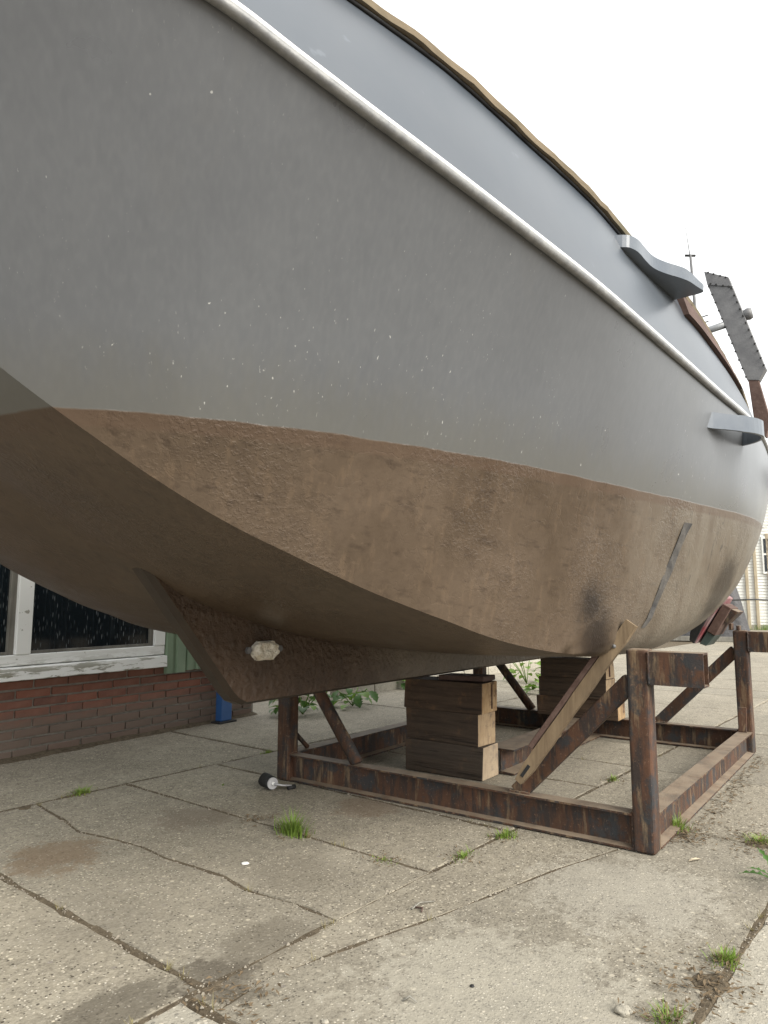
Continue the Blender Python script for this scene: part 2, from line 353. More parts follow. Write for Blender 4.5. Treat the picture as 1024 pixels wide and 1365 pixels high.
def from_bm(name, bm, mats, parent=None, smooth=False):
    me = bpy.data.meshes.new(name); bmesh.ops.recalc_face_normals(bm, faces=bm.faces); bm.to_mesh(me); bm.free()
    for m in mats: me.materials.append(M[m])
    if smooth: me.polygons.foreach_set('use_smooth', [True] * len(me.polygons))
    return link(name, me, parent)
QB = [(0, 1, 2, 3), (7, 6, 5, 4), (0, 4, 5, 1), (1, 5, 6, 2), (2, 6, 7, 3), (3, 7, 4, 0)]
def box_bm(c8, bev=.0, seg=2, bm=None):
    b2 = bmesh.new(); v = [b2.verts.new(p) for p in c8]
    for f in QB: b2.faces.new([v[i] for i in f])
    if bev: bmesh.ops.bevel(b2, geom=b2.edges[:], offset=bev, segments=seg, affect='EDGES', profile=.6)
    if bm is None: return b2
    me = bpy.data.meshes.new('tmp'); b2.to_mesh(me); b2.free(); bm.from_mesh(me); bpy.data.meshes.remove(me); return bm
def b8(x0, x1, y0, y1, z0, z1):
    return [(x0, y0, z0), (x1, y0, z0), (x1, y1, z0), (x0, y1, z0), (x0, y0, z1), (x1, y0, z1), (x1, y1, z1), (x0, y1, z1)]
def bar8(a, b, w, h, up=(0, 0, 1)):
    """eight corners of a bar from a to b, w wide, h high"""
    a = Vector(a); b = Vector(b); d = (b - a).normalized(); s = d.cross(Vector(up)).normalized(); t = s.cross(d)
    s *= w / 2; t *= h / 2
    return [a - s - t, b - s - t, b + s - t, a + s - t, a - s + t, b - s + t, b + s + t, a + s + t]
def box(name, c8, mat, parent=None, bev=.004, seg=2):
    return from_bm(name, box_bm(c8, bev, seg), [mat], parent)
def extrude(name, prof, a, b, side, up, mat, parent=None):
    """closed profile of (side, up) pairs swept straight from a to b"""
    a, b, side, up = map(Vector, (a, b, side, up)); n = len(prof)
    v = [a + side * p + up * q for p, q in prof] + [b + side * p + up * q for p, q in prof]
    f = [(i, (i + 1) % n, n + (i + 1) % n, n + i) for i in range(n)] + [tuple(range(n))[::-1], tuple(range(n, 2 * n))]
    return mk(name, v, f, mat, parent)
def tube(name, pts, r, mat, parent=None, seg=10, radii=None, smooth=True, squash=None):
    P = [Vector(p) for p in pts]; v = []; f = []; up = Vector((0, 0, 1)); n = len(P)
    for i, p in enumerate(P):
        d = (P[min(i + 1, n - 1)] - P[max(i - 1, 0)]).normalized(); u = up if abs(d.dot(up)) < .95 else Vector((1, 0, 0))
        s = d.cross(u).normalized(); t = s.cross(d); rr = radii[i] if radii else r
        for j in range(seg):
            a = 2 * math.pi * j / seg; v.append(p + s * math.cos(a) * rr + t * math.sin(a) * rr * (squash or 1))
    for i in range(n - 1):
        for j in range(seg): f.append((i * seg + j, i * seg + (j + 1) % seg, (i + 1) * seg + (j + 1) % seg, (i + 1) * seg + j))
    f += [tuple(range(seg))[::-1], tuple(range((n - 1) * seg, n * seg))]
    return mk(name, v, f, mat, parent, smooth)
# ------------------------------------------------------------ lines of the hull
def pchip(x,y,xq):
    x=np.asarray(x,float);y=np.asarray(y,float);h=np.diff(x);d=np.diff(y)/h;m=np.zeros_like(x)
    for i in range(1,len(x)-1):
        if d[i-1]*d[i]>0:
            a=2*h[i]+h[i-1];b=h[i]+2*h[i-1];m[i]=(a+b)/(a/d[i-1]+b/d[i])
    m[0],m[-1]=d[0],d[-1]
    xq=np.clip(xq,x[0],x[-1]);i=np.clip(np.searchsorted(x,xq)-1,0,len(x)-2);q=(xq-x[i])/h[i]
    return (2*q**3-3*q*q+1)*y[i]+(q**3-2*q*q+q)*h[i]*m[i]+(3*q*q-2*q**3)*y[i+1]+(q**3-q*q)*h[i]*m[i+1]
CEN=[(-1.80,0,2.30),(-1.70,0,2.02),(-1.50,0,1.74),(-1.2,0,1.51),(-1.06,0,1.43),(-.9,0,1.35),(-.76,0,1.285),(-.6,0,1.195),(-.41,0,1.105),(-.26,0,1.02),(.03,0,.93),(.33,0,.86),(.85,0,.78),(1.9,0,.70),(3,0,.70),(4,0,.85),(5,0,1.2)]
CHI=[(-1.80,0,2.30),(-1.72,.1,2.12),(-1.55,.27,1.9),(-1.35,.42,1.69),(-1.16,.53,1.52),(-1.06,.565,1.45),(-.955,.605,1.38),(-.85,.65,1.31),(-.65,.712,1.205),(-.45,.79,1.116),(-.2,.862,1.022),(-.06,.91,.9748),(.11,.948,.927),(.245,.985,.885),(.47,1.03,.835),(.70,1.08,.80),(.95,1.13,.773),(1.29,1.18,.76),(1.8,1.235,.752),(2.4,1.19,.762),(3.0,1.10,.80),(3.6,.93,.86),(4.3,.72,1.02),(5,.45,1.22)]
STR=[(-1.86,0,2.47),(-1.82,.25,2.46),(-1.72,.5,2.44),(-1.55,.74,2.40),(-1.3,.94,2.32),(-1.01,1.08,2.25),(-.85,1.14,2.2),(-.65,1.205,2.15),(-.42,1.265,2.11),(-.1,1.33,2.07),(.33,1.40,2.03),(1.06,1.46,2.0),(1.67,1.51,1.97),(2.36,1.545,1.96),(3.2,1.5,1.96),(4.2,1.34,1.98),(5.1,1.05,2.02)]
GUN=[(-1.98,0,2.86),(-1.93,0.25,2.85),(-1.78,0.48,2.81),(-1.4,0.72,2.74),(-1.0,0.88,2.68),(-0.55,1.065,2.6),(-0.245,1.17,2.55),(0.13,1.232,2.522),(0.635,1.305,2.486),(0.95,1.323,2.47),(1.69,1.383,2.44),(2.97,1.358,2.4),(3.8,1.298,2.38),(4.65,1.168,2.37),(5.15,0.988,2.37)]
WLT=[(-1.9,.05),(-1.06,.565),(-.93,.67),(-.73,.79),(-.56,.88),(-.34,.97),(.07,1.08),(.6,1.19),(1.24,1.33),(1.81,1.42),(2.37,1.505),(3.1,1.505),(4,1.33),(5,.85)]
def curve(A,s):
    """point of a hull line at station s; ahead of -1 every line runs out to its own end at the stem"""
    A=np.array(A);e0=A[0,0];e1=A[-1,0]
    s=np.where(s<-1,-1+(s+1)/(-2.3+1)*(e0+1),s);s=np.where(s>4,4+(s-4)/(5.15-4)*(e1-4),s)
    return np.stack([s,pchip(A[:,0],A[:,1],s),pchip(A[:,0],A[:,2],s)],1)
def bulge(s):
    c=curve(CHI,s);r=curve(STR,s);W=np.array(WLT)
    q=np.clip((1.45-c[:,2])/(r[:,2]-c[:,2]),0,1);tw=pchip(W[:,0],W[:,1],s)
    b=(tw-(c[:,1]*(1-q)+r[:,1]*q))/np.maximum(4*q*(1-q),.35)
    b=np.where(q<.03,0,b);return np.clip(b,-.04,.14)
def section(S):
    S=np.asarray(S,float);k=curve(CEN,S);c=curve(CHI,S);r=curve(STR,S);b=bulge(S)
    b=np.convolve(np.pad(b,4,mode='edge'),np.ones(9)/9,'valid') if len(S)>12 else b
    d=pchip([-3,.72,.95,1.6,2.4,6],[0,0,.05,.2,.3,.3],S)
    rows=[]
    def bot(w): # w 0 centre..1 chine
        w=w[:,None] if np.ndim(w) else w
        p=k*(1-w)+c*w; p[:,2]-=.015*np.sin(np.pi*(w[:,0] if np.ndim(w) else w)); return p
    def side(q):
        qq=q[:,None] if np.ndim(q) else q
        p=c*(1-qq)+r*qq; p[:,1]+=b*4*q*(1-q); return p
    db=np.minimum(d/np.maximum(c[:,1],.05),.45);ds=np.minimum(d/np.maximum(r[:,2]-c[:,2],.1),.35)
    for w in np.linspace(0,1,13): rows.append(bot(w*(1-db)))
    a=bot(1-db);z=side(ds)
    for w in np.linspace(0,1,8)[1:-1]: rows.append(a*(1-w)**2+2*c*w*(1-w)+z*w*w)
    for w in np.linspace(0,1,25): rows.append(side(ds+(1-ds)*w))
    return np.stack(rows,1)   # stations x points x 3
# ------------------------------------------------------------ frames of reference
HEAD = R(90 - 36)
BOAT0 = (-0.612, 2.812, 0.0)
def P3(s, t, z): return (s, -t, z)                 # s aft along the keel, t towards the open yard, z up
def to_world(s, t, z=0):
    a = R(36); return (BOAT0[0] + s * math.sin(a) + t * math.cos(a), BOAT0[1] + s * math.cos(a) - t * math.sin(a), z)
YARD_HEAD = R(90 - 39)
def yard(w):                                       # world xy -> yard (s, n)
    a = R(39); return (w[0] * math.sin(a) + w[1] * math.cos(a), w[0] * math.cos(a) - w[1] * math.sin(a))
def yw(s, n, z=0):
    a = R(39); return (s * math.sin(a) + n * math.cos(a), s * math.cos(a) - n * math.sin(a), z)

# ------------------------------------------------------------ the yard: soil bed with concrete slabs
ground = mk('ground', [(-160, -120, -.03), (260, -120, -.03), (260, 320, -.03), (-160, 320, -.03)], [(0, 1, 2, 3)], 'soil')
tag(ground, kind='structure')
yard_o = mk('concrete_yard', [(-9, 8.2, -.022), (-9, -9, -.022), (40, -40, -.022), (60, -40, -.022), (60, 8.2, -.022)], [(0, 1, 2, 3, 4)], 'soil')
yard_o.rotation_euler = (0, 0, YARD_HEAD); tag(yard_o, kind='structure')
rs = random.Random(3)
def wig(s, n, amp):
    return (mnoise.noise((s * 7.1, n * 7.1, 3.1)) + .6 * mnoise.noise((s * 19, n * 19, 8.2)) + .5 * mnoise.noise((s * 47, n * 47, 1.2))) * amp
def slab(poly, mat, near=True, gap=.008, z=0.0, cham=.007, flat=False):
    """polygon of (s, n) corners in the yard frame, counter-clockwise or not; worn irregular edges near the camera"""
    pts = []
    m = len(poly)
    for i in range(m):
        a, b = poly[i], poly[(i + 1) % m]; d = math.hypot(b[0] - a[0], b[1] - a[1]); k = max(1, int(d / (.045 if near else 9)))
        for j in range(k):
            q = j / k; pts.append((a[0] + (b[0] - a[0]) * q, a[1] + (b[1] - a[1]) * q))
    area = sum(p[0] * q[1] - q[0] * p[1] for p, q in zip(pts, pts[1:] + pts[:1]))
    if area < 0: pts.reverse()
    def inset(ps, d, amp):
        o = []
        for i, p in enumerate(ps):
            a, b = ps[i - 1], ps[(i + 1) % len(ps)]; dx, dy = b[0] - a[0], b[1] - a[1]; l = math.hypot(dx, dy) or 1
            dd = d + (wig(p[0], p[1], amp) if near else 0); o.append((p[0] - dy / l * dd, p[1] + dx / l * dd))
        return o
    o1 = inset(pts, gap, .0055); o2 = inset(pts, gap + (cham if near else .01), .0075 + cham * .4)
    tx, ty = (0, 0) if flat else (rs.uniform(-.0015, .0015), rs.uniform(-.0015, .0015)); cx = sum(p[0] for p in pts) / len(pts); cy = sum(p[1] for p in pts) / len(pts)
    zz = z + (0 if flat else rs.uniform(-.003, .002))
    n = len(pts); v = []
    for p in o2: v.append((p[0], -p[1], zz + (p[0] - cx) * tx + (p[1] - cy) * ty))
    for p in o1: v.append((p[0], -p[1], zz - .009 + (p[0] - cx) * tx + (p[1] - cy) * ty))
    for p in o1: v.append((p[0], -p[1], -.07))
    f = [tuple(range(n))]
    for i in range(n):
        j = (i + 1) % n; f.append((i, n + i, n + j, j)); f.append((n + i, 2 * n + i, 2 * n + j, n + j))
    return mk('slab', v, f, mat, yard_o)
def rect(s0, s1, n0, n1): return [(s0, n0), (s1, n0), (s1, n1), (s0, n1)]
crackA = [(1.77, -3.65), (1.72, -3.25), (1.685, -3.08), (1.73, -2.85), (1.75, -2.69), (1.735, -2.5), (1.75, -2.34), (1.76, -2.18), (1.73, -2.02), (1.76, -1.8), (1.75, -1.61)]
crackB = [(1.2, -1.50), (1.39, -1.52), (1.59, -1.475), (1.74, -1.44), (2.0, -1.375), (2.25, -1.33), (2.6, -1.26), (2.95, -1.16), (3.35, -1.02)]
NA, NB, NC, ND = -3.65, -1.61, -.58, 1.47
for a, b in zip([-1.0, .2, 1.25], [.2, 1.25, None]):
    if b: slab(rect(a, b, NA, NB), 'slab')
slab([(1.25, NB), (1.25, NA)] + crackA, 'slab', gap=.005, cham=.002)
slab([(2.26, NA), (2.26, NB)] + crackA[::-1], 'slab', gap=.005, cham=.002)
for a, b in ((2.26, 2.87), (2.87, 3.82), (3.82, 4.41), (4.41, 5.1), (5.1, 6.15), (6.15, 7.2), (7.2, 8.25)): slab(rect(a, b, NA, NB), 'slab')
for a, b in ((-1.2, 1.15), (1.15, 3.34), (3.34, 5.4), (5.4, 7.4), (7.4, 9.4)): slab(rect(a, b, -5.7, NA), 'slab')
for a, b in ((-1.0, 1.18),): slab(rect(a, b, NB, NC), 'slabp')
slab([(1.2, NC)] + crackB[::1] + [(3.35, NC)], 'slab', gap=.004, cham=.0015, flat=True)
slab([(1.2, NB), (3.35, NB)] + crackB[::-1], 'slab', gap=.004, cham=.0015, flat=True)
for a, b in ((3.35, 4.4), (4.4, 5.52), (5.52, 6.04), (6.04, 7.1), (7.1, 8.2)): slab(rect(a, b, NB, NC), 'slab')
slab(rect(1.62, 2.75, NC, ND), 'slabp'); slab(rect(.3, 1.62, NC, ND), 'slabp')
for a, b in ((2.75, 3.8), (3.8, 4.9), (4.9, 6.0), (6.0, 7.1), (7.1, 8.2)): slab(rect(a, b, NC, ND), 'slab')
# the yard runs on towards the shed in the same bays
far_b = [8.2 + 1.05 * i for i in range(16)]
for n0, n1 in ((NA, NB), (NB, NC), (NC, ND), (ND, 3.52), (3.52, 5.57), (5.57, 7.6)):
    off = rs.uniform(-.4, .4)
    lo = 8.25 if n0 < -3 else 8.2
    bs = [lo] + [b + off for b in far_b[1:]]
    if n0 >= ND: bs = [3.2 + n0 * .3, 4.9, 6.4] + bs
    for a, b in zip(bs[:-1], bs[1:]):
        c = yw((a + b) / 2, (n0 + n1) / 2)
        if c[1] > 1 and c[0] / c[1] < .85: slab(rect(a, b, n0, n1), 'slab', near=False)
for a, b in zip([9.4, 11.4, 13.4, 15.4, 17.4, 19.4], [11.4, 13.4, 15.4, 17.4, 19.4, 21.4]):
    slab(rect(a, b, -5.0, NA), 'slab', near=False)
fy = mk('far_yard', [(23.5, 12, -.004), (23.5, -25, -.004), (60, -25, -.004), (60, 12, -.004)], [(0, 1, 2, 3)], 'slab'); fy.rotation_euler = (0, 0, YARD_HEAD); tag(fy, kind='structure')

# ------------------------------------------------------------ the boat
boat = empty('boat', BOAT0, HEAD)
tag(boat, 'grey steel boat with brown antifouling standing on blocks and a rusty cradle', 'boat')
S = np.concatenate([np.linspace(-2.3, -.2, 64), np.linspace(-.17, 5.15, 96)])
G = section(S); n, m, _ = G.shape
V = []; F = []
for i in range(n):
    for j in range(m): V.append(P3(*G[i, j]))
    for j in range(m): p = G[i, j]; V.append(P3(p[0], -p[1], p[2]))
for i in range(n - 1):
    a, b = i * 2 * m, (i + 1) * 2 * m
    for j in range(m - 1):
        F.append((a + j, b + j, b + j + 1, a + j + 1)); F.append((a + m + j, a + m + j + 1, b + m + j + 1, b + m + j))
e = (n - 1) * 2 * m
F.append(tuple(e + j for j in range(m)) + tuple(e + m + j for j in range(m - 1, 0, -1)))
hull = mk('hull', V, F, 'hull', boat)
bm = bmesh.new(); bm.from_mesh(hull.data); bmesh.ops.remove_doubles(bm, verts=bm.verts, dist=.0008); bmesh.ops.dissolve_degenerate(bm, edges=bm.edges, dist=.0005)
bmesh.ops.recalc_face_normals(bm, faces=bm.faces)
for f in bm.faces: f.smooth = True
for ed in bm.edges:
    if len(ed.link_faces) == 2 and ed.calc_face_angle(0) > .38: ed.smooth = False
bm.to_mesh(hull.data); bm.free()
# bulwark: outer and inner skin from the rubbing strake to the gunwale
cs = curve(STR, S); cg = curve(GUN, S)
V = []; F = []
def ring(p, q, sg):
    o = []
    for w in np.linspace(0, 1, 5): r_ = p + (q - p) * w; r_ = r_.copy(); r_[1] += .012 * math.sin(math.pi * w); o.append(P3(r_[0], sg * r_[1], r_[2]))
    for w in np.linspace(1, 0, 5): r_ = p + (q - p) * w; o.append(P3(r_[0], sg * max(r_[1] - .03, 0), r_[2]))
    return o
for sg in (1, -1):
    base = len(V)
    for i in range(n): V += ring(cs[i], cg[i], sg)
    for i in range(n - 1):
        for j in range(10): F.append((base + i * 10 + j, base + i * 10 + (j + 1) % 10, base + (i + 1) * 10 + (j + 1) % 10, base + (i + 1) * 10 + j))
bw = mk('bulwark', V, F, 'bulwark', boat)
for p in bw.data.polygons: p.use_smooth = True
md = bw.modifiers.new('es', 'EDGE_SPLIT'); md.split_angle = R(40)
# deck
V = []; F = []
for i in range(n): V += [P3(cs[i][0], max(cs[i][1] - .02, 0), cs[i][2] + .02), P3(cs[i][0], -max(cs[i][1] - .02, 0), cs[i][2] + .02)]
for i in range(n - 1): F.append((2 * i, 2 * i + 1, 2 * i + 3, 2 * i + 2))
mk('deck', V, F, 'grey', boat)
mk('transom_bulwark', [P3(cs[-1][0], cs[-1][1], cs[-1][2]), P3(cs[-1][0], -cs[-1][1], cs[-1][2]), P3(cg[-1][0], -cg[-1][1], cg[-1][2]), P3(cg[-1][0], cg[-1][1], cg[-1][2]),
    P3(cs[-1][0] - .03, cs[-1][1], cs[-1][2]), P3(cs[-1][0] - .03, -cs[-1][1], cs[-1][2]), P3(cg[-1][0] - .03, -cg[-1][1], cg[-1][2]), P3(cg[-1][0] - .03, cg[-1][1], cg[-1][2])], QB, 'bulwark', boat)
# rubbing strake with its white line, mirrored on the far side
for sg in (1, -1):
    pts = [P3(p[0], sg * (p[1] + .004), p[2]) for p in cs]
    tube('rubbing_strake', [(a[0], a[1], a[2] - .008) for a in pts], .0140, 'strake', boat, 10)
    tube('white_stripe', [(a[0], a[1] - sg * .003, a[2] + .0065) for a in pts], .0088, 'white', boat, 8)
    # wooden cap rail, its lower edge rough
    V = []; F = []
    for i in range(n):
        s, t, z = cg[i]; w1 = .006 * mnoise.noise((s * 9, sg * 3, 0)); w2 = .008 * mnoise.noise((s * 23, sg * 5, 1))
        for a, b in ((-.05, .0), (.026 + w1, -.004 + w2), (.03 + w1, .014), (.024 + w2, .019 + w1 * .3), (-.05, .021)):
            V.append(P3(s, sg * max(t + a, 0), z + b))
    for i in range(n - 1):
        for j in range(5): F.append((i * 5 + j, i * 5 + (j + 1) % 5, i * 5 + 5 + (j + 1) % 5, i * 5 + 5 + j))
    mk('cap_rail', V, F, 'caprail', boat)
    sel = [i for i in range(n) if -.75 < cg[i][0] < 3.2]
    tube('sealing_strip', [P3(cg[i][0], sg * (cg[i][1] + .008), cg[i][2] - .008) for i in sel], .007, 'rubber', boat, 6)
# keel: a plate with a bevelled nose
H1 = [(-.50, 1.20), (-.02, .645), (.015, .612), (.06, .594), (2.0, .588), (4.0, .585), (4.25, .98), (3.0, .80), (1.9, .80), (.85, .90), (0, 1.03), (-.3, 1.15)]
H2 = [(-.480, 1.20), (-.003, .652), (.028, .624), (.066, .606), (2.0, .600), (3.98, .597), (4.22, .98), (3.0, .80), (1.9, .80), (.85, .90), (0, 1.03), (-.3, 1.15)]
V = []; F = []; q = len(H1)
for t, Hh in ((.048, H2), (.026, H1), (-.026, H1), (-.048, H2)):
    V += [P3(a, t, b) for a, b in Hh]
for r_ in range(3):
    for i in range(q): F.append((r_ * q + i, r_ * q + (i + 1) % q, (r_ + 1) * q + (i + 1) % q, (r_ + 1) * q + i))
F += [tuple(range(q)), tuple(range(3 * q, 4 * q))[::-1]]
MI = [1 if (i % q) in (0, 1, 2, 3) and i < 3 * q else 0 for i in range(len(F))]
keel = mk('keel', V, F, None, boat, False, ['keel', 'nose'], MI)
# zinc anode on the keel, with its fixing studs
def anode(side):
    bm = bmesh.new(); c = Vector((.148, 0, .800))
    prof = [(-.072, -.018), (-.05, -.04), (.045, -.042), (.07, -.02), (.072, .016), (.05, .038), (-.045, .04), (-.07, .02)]
    prof = [(a * .92, b * .92) for a, b in prof]
    lay = []
    for off, sc in ((.046, 1), (.068, 1.0), (.078, .82)):
        lay.append([bm.verts.new(P3(c.x + a * sc, side * off, c.z + b * sc)) for a, b in prof])
    for l0, l1 in zip(lay[:-1], lay[1:]):
        for i in range(8): bm.faces.new((l0[i], l0[(i + 1) % 8], l1[(i + 1) % 8], l1[i]))
    bm.faces.new(lay[-1]); bmesh.ops.triangulate(bm, faces=bm.faces[:]); bmesh.ops.subdivide_edges(bm, edges=bm.edges[:], cuts=4, use_grid_fill=True)
    for v in bm.verts:
        k = mnoise.noise(Vector(v.co) * 55) * .008 + mnoise.noise(Vector(v.co) * 130) * .004
        v.co += Vector((k * .5, -side * k, k * .5))
    o = from_bm('anode', bm, ['anode'], boat)
    for dx, dz in ((-.085, .004), (.088, .003)):
        st = [(c.x + dx + .014 * math.cos(a), c.z + dz + .014 * math.sin(a)) for a in np.linspace(0, 2 * math.pi, 7)[:-1]]
        v = [P3(a, side * .047, b) for a, b in st] + [P3(a, side * .06, b) for a, b in st]
        mk('stud', v, [(i, (i + 1) % 6, 6 + (i + 1) % 6, 6 + i) for i in range(6)] + [tuple(range(6, 12))], 'boltgrey', o)
anode(1)
# side of the hull at a given station and height
_sec = {}
def hull_t(s, z):
    r_, g_ = curve(STR, np.array([s]))[0], curve(GUN, np.array([s]))[0]
    if z >= r_[2]: return r_[1] + (g_[1] - r_[1]) * (z - r_[2]) / (g_[2] - r_[2])
    i = np.argmin(abs(S - s)); a = G[i]; jj = np.argsort(a[13:, 2]) + 13
    return float(np.interp(z, a[jj, 2], a[jj, 1]))
# fairlead shelf outside the bulwark
FO = [(.72, 1.28), (.765, 1.372), (.802, 1.388), (.843, 1.397), (.931, 1.398), (1.017, 1.404), (1.099, 1.434), (1.17, 1.472), (1.232, 1.497), (1.316, 1.512), (1.375, 1.527), (1.392, 1.508), (1.394, 1.457), (1.396, 1.33)]
def chaikin(p, n_=2):
    for _ in range(n_):
        q = [p[0]]
        for a, b in zip(p[:-1], p[1:]): q += [(a[0] * .75 + b[0] * .25, a[1] * .75 + b[1] * .25), (a[0] * .25 + b[0] * .75, a[1] * .25 + b[1] * .75)]
        p = q + [p[-1]]
    return p
FO = chaikin(FO)
nf = len(FO); V = [P3(a, b, 2.37) for a, b in FO]; V += [P3(a, b + .003, 2.42 - .03 * max(0, (a - 1.2)) / .2) for a, b in FO]
mk('fairlead_shelf', V, [(i, (i + 1) % nf, nf + (i + 1) % nf, nf + i) for i in range(nf)] + [tuple(range(nf))[::-1], tuple(range(nf, 2 * nf))], 'fin', boat)
# bent flat-bar step below the strake
def flat(name, path, z0, z1, th, mat):
    V = []; F = []
    k = len(path)
    for i, (s, t) in enumerate(path):
        a, b = path[max(i - 1, 0)], path[min(i + 1, k - 1)]; dx, dy = b[0] - a[0], b[1] - a[1]; l = math.hypot(dx, dy); nx, ny = -dy / l * th, dx / l * th
        j = .003 * mnoise.noise((s * 40, t * 40, 2))
        V += [P3(s, t, z0 + j), P3(s + nx, t + ny, z0 + j), P3(s + nx, t + ny, z1 - j), P3(s, t, z1 - j)]
    for i in range(k - 1):
        for j in range(4): F.append((4 * i + j, 4 * i + (j + 1) % 4, 4 * i + 4 + (j + 1) % 4, 4 * i + 4 + j))
    F += [(0, 1, 2, 3), (4 * k - 4, 4 * k - 1, 4 * k - 2, 4 * k - 3)]
    return mk(name, V, F, mat, boat)
stp = chaikin([(1.55, 1.42), (1.60, 1.465), (1.66, 1.505), (1.72, 1.548), (1.78, 1.588), (1.85, 1.622), (1.92, 1.64), (1.99, 1.632), (2.05, 1.595), (2.10, 1.54), (2.12, 1.44)], 1)
flat('step_bar', stp, 1.795, 1.872, .014, 'fin')
# wear planks: on the bulwark and along the side further aft
def plank_on(name, s0, s1, zf, h, th, mat, k=14):
    V = []; F = []
    for s in np.linspace(s0, s1, k):
        z = zf(s)
        for zz, o in ((z - h / 2, .0), (z - h / 2, th), (z + h / 2, th), (z + h / 2, .0)): V.append(P3(s, hull_t(s, zz) + o + .003, zz))
    for i in range(k - 1):
        for j in range(4): F.append((4 * i + j, 4 * i + (j + 1) % 4, 4 * i + 4 + (j + 1) % 4, 4 * i + 4 + j))
    F += [(0, 1, 2, 3), (4 * k - 4, 4 * k - 1, 4 * k - 2, 4 * k - 3)]
    return mk(name, V, F, mat, boat)
zg = lambda s: float(curve(GUN, np.array([s]))[0][2])
plank_on('wear_plank', 1.46, 2.75, lambda s: zg(s) - .085, .10, .03, 'brownwood')
# long black scuff painted down the bilge
V = []; F = []; sc = [(1.56, 1.355, .036), (1.53, 1.30, .034), (1.49, 1.20, .034), (1.455, 1.13, .03), (1.42, 1.05, .026), (1.385, .97, .024), (1.35, .92, .02), (1.31, .88, .016)]
for s, z, w in sc:
    for d in (-w, w):
        ss = s + d + .006 * mnoise.noise((s * 60, z * 60, d)); V.append(P3(ss, hull_t(ss, z) + .0035, z + .004 * mnoise.noise((z * 90, d * 50, 0))))
for i in range(len(sc) - 1): F.append((2 * i, 2 * i + 1, 2 * i + 3, 2 * i + 2))
mk('scuff_mark', V, F, 'tape', boat)
# bolted grey board standing at the gunwale further aft
def plate(name, tz, s0, s1, mat, par, bev=.003):
    k = len(tz); bm = bmesh.new(); a = [bm.verts.new(P3(s0, t, z)) for t, z in tz]; b = [bm.verts.new(P3(s1, t, z)) for t, z in tz]
    bm.faces.new(a); bm.faces.new(b[::-1])
    for i in range(k): bm.faces.new((a[i], b[i], b[(i + 1) % k], a[(i + 1) % k]))
    if bev: bmesh.ops.bevel(bm, geom=bm.edges[:], offset=bev, segments=1, affect='EDGES')
    return from_bm(name, bm, [mat], par)
bd = plate('bolted_board', [(1.20, 3.18), (1.358, 3.12), (1.525, 2.51), (1.48, 2.435), (1.41, 2.45)], 3.2, 3.27, 'boltgrey', boat)
plate('cap_plate', [(1.187, 3.27), (1.34, 3.185), (1.36, 3.11), (1.203, 3.165)], 3.192, 3.278, 'boltgrey', bd)
plate('lower_blade', [(1.415, 2.47), (1.475, 2.45), (1.53, 2.16), (1.50, 2.05), (1.44, 2.10)], 3.205, 3.265, 'brownwood', bd)
bolt_me = None
def bolt(t, z, r_=.0075):
    global bolt_me
    if bolt_me is None:
        bm = bmesh.new(); bmesh.ops.create_icosphere(bm, subdivisions=1, radius=r_); bolt_me = bpy.data.meshes.new('bolt'); bm.to_mesh(bolt_me); bm.free(); bolt_me.materials.append(M['rubber'])
    o = link('bolt', bolt_me, bd); o.location = P3(3.192, t, z)
for i in range(12):
    q = i / 11; bolt(1.212 + (1.405 - 1.212) * q, 3.15 + (2.47 - 3.15) * q); bolt(1.352 + (1.515 - 1.352) * q, 3.10 + (2.53 - 3.10) * q)
for q in (.1, .35, .65, .9): bolt(1.21 + .14 * q, 3.175 - .062 * q); bolt(1.2 + .135 * q, 3.262 - .082 * q)
tube('stay_pipe', [P3(3.22, .95, 2.80), P3(3.22, 1.20, 2.852), P3(3.22, 1.292, 2.865)], .024, 'grey', bd)
tube('stay_pipe', [P3(3.22, .95, 2.80), P3(3.22, .95, 1.99)], .024, 'grey', bd)
tube('round_lamp', [P3(3.235, 1.395, 2.905), P3(3.235, 1.44, 2.912), P3(3.235, 1.462, 2.915)], .04, 'boltgrey', bd, 12, [.03, .042, .034])
# aerial on the after deck
an = tube('aerial_mast', [P3(4.883, .775, 1.99), P3(4.883, .775, 3.72), P3(4.873, .762, 4.204)], .014, 'boltgrey', boat, 6, [.014, .014, .011])
tube('whip', [P3(4.87, .76, 4.19), P3(4.86, .745, 4.38), P3(4.845, .73, 4.565)], .003, 'boltgrey', an, 5, [.0045, .003, .002])
tube('bracket', [P3(4.85, .72, 4.205), P3(4.9, .80, 4.20)], .011, 'black', an, 6)
for dz in (0, .06): tube('spoke', [P3(4.80, .70, 3.55 + dz), P3(4.88, .775, 3.52 + dz), P3(4.95, .87, 3.56 + dz)], .006, 'black', an, 5)
# shackle on the cap rail near the bow
tube('shackle', [P3(-.52 + .03 * math.cos(a), 1.06, 2.655 + .045 * math.sin(a)) for a in np.linspace(-.6, 3.74, 14)], .007, 'steel', boat, 6)
tube('shackle', [P3(-.56, 1.06 + .018 * math.cos(a), 2.66 + .04 * math.sin(a)) for a in np.linspace(-.6, 3.74, 12)], .006, 'steel', boat, 6)

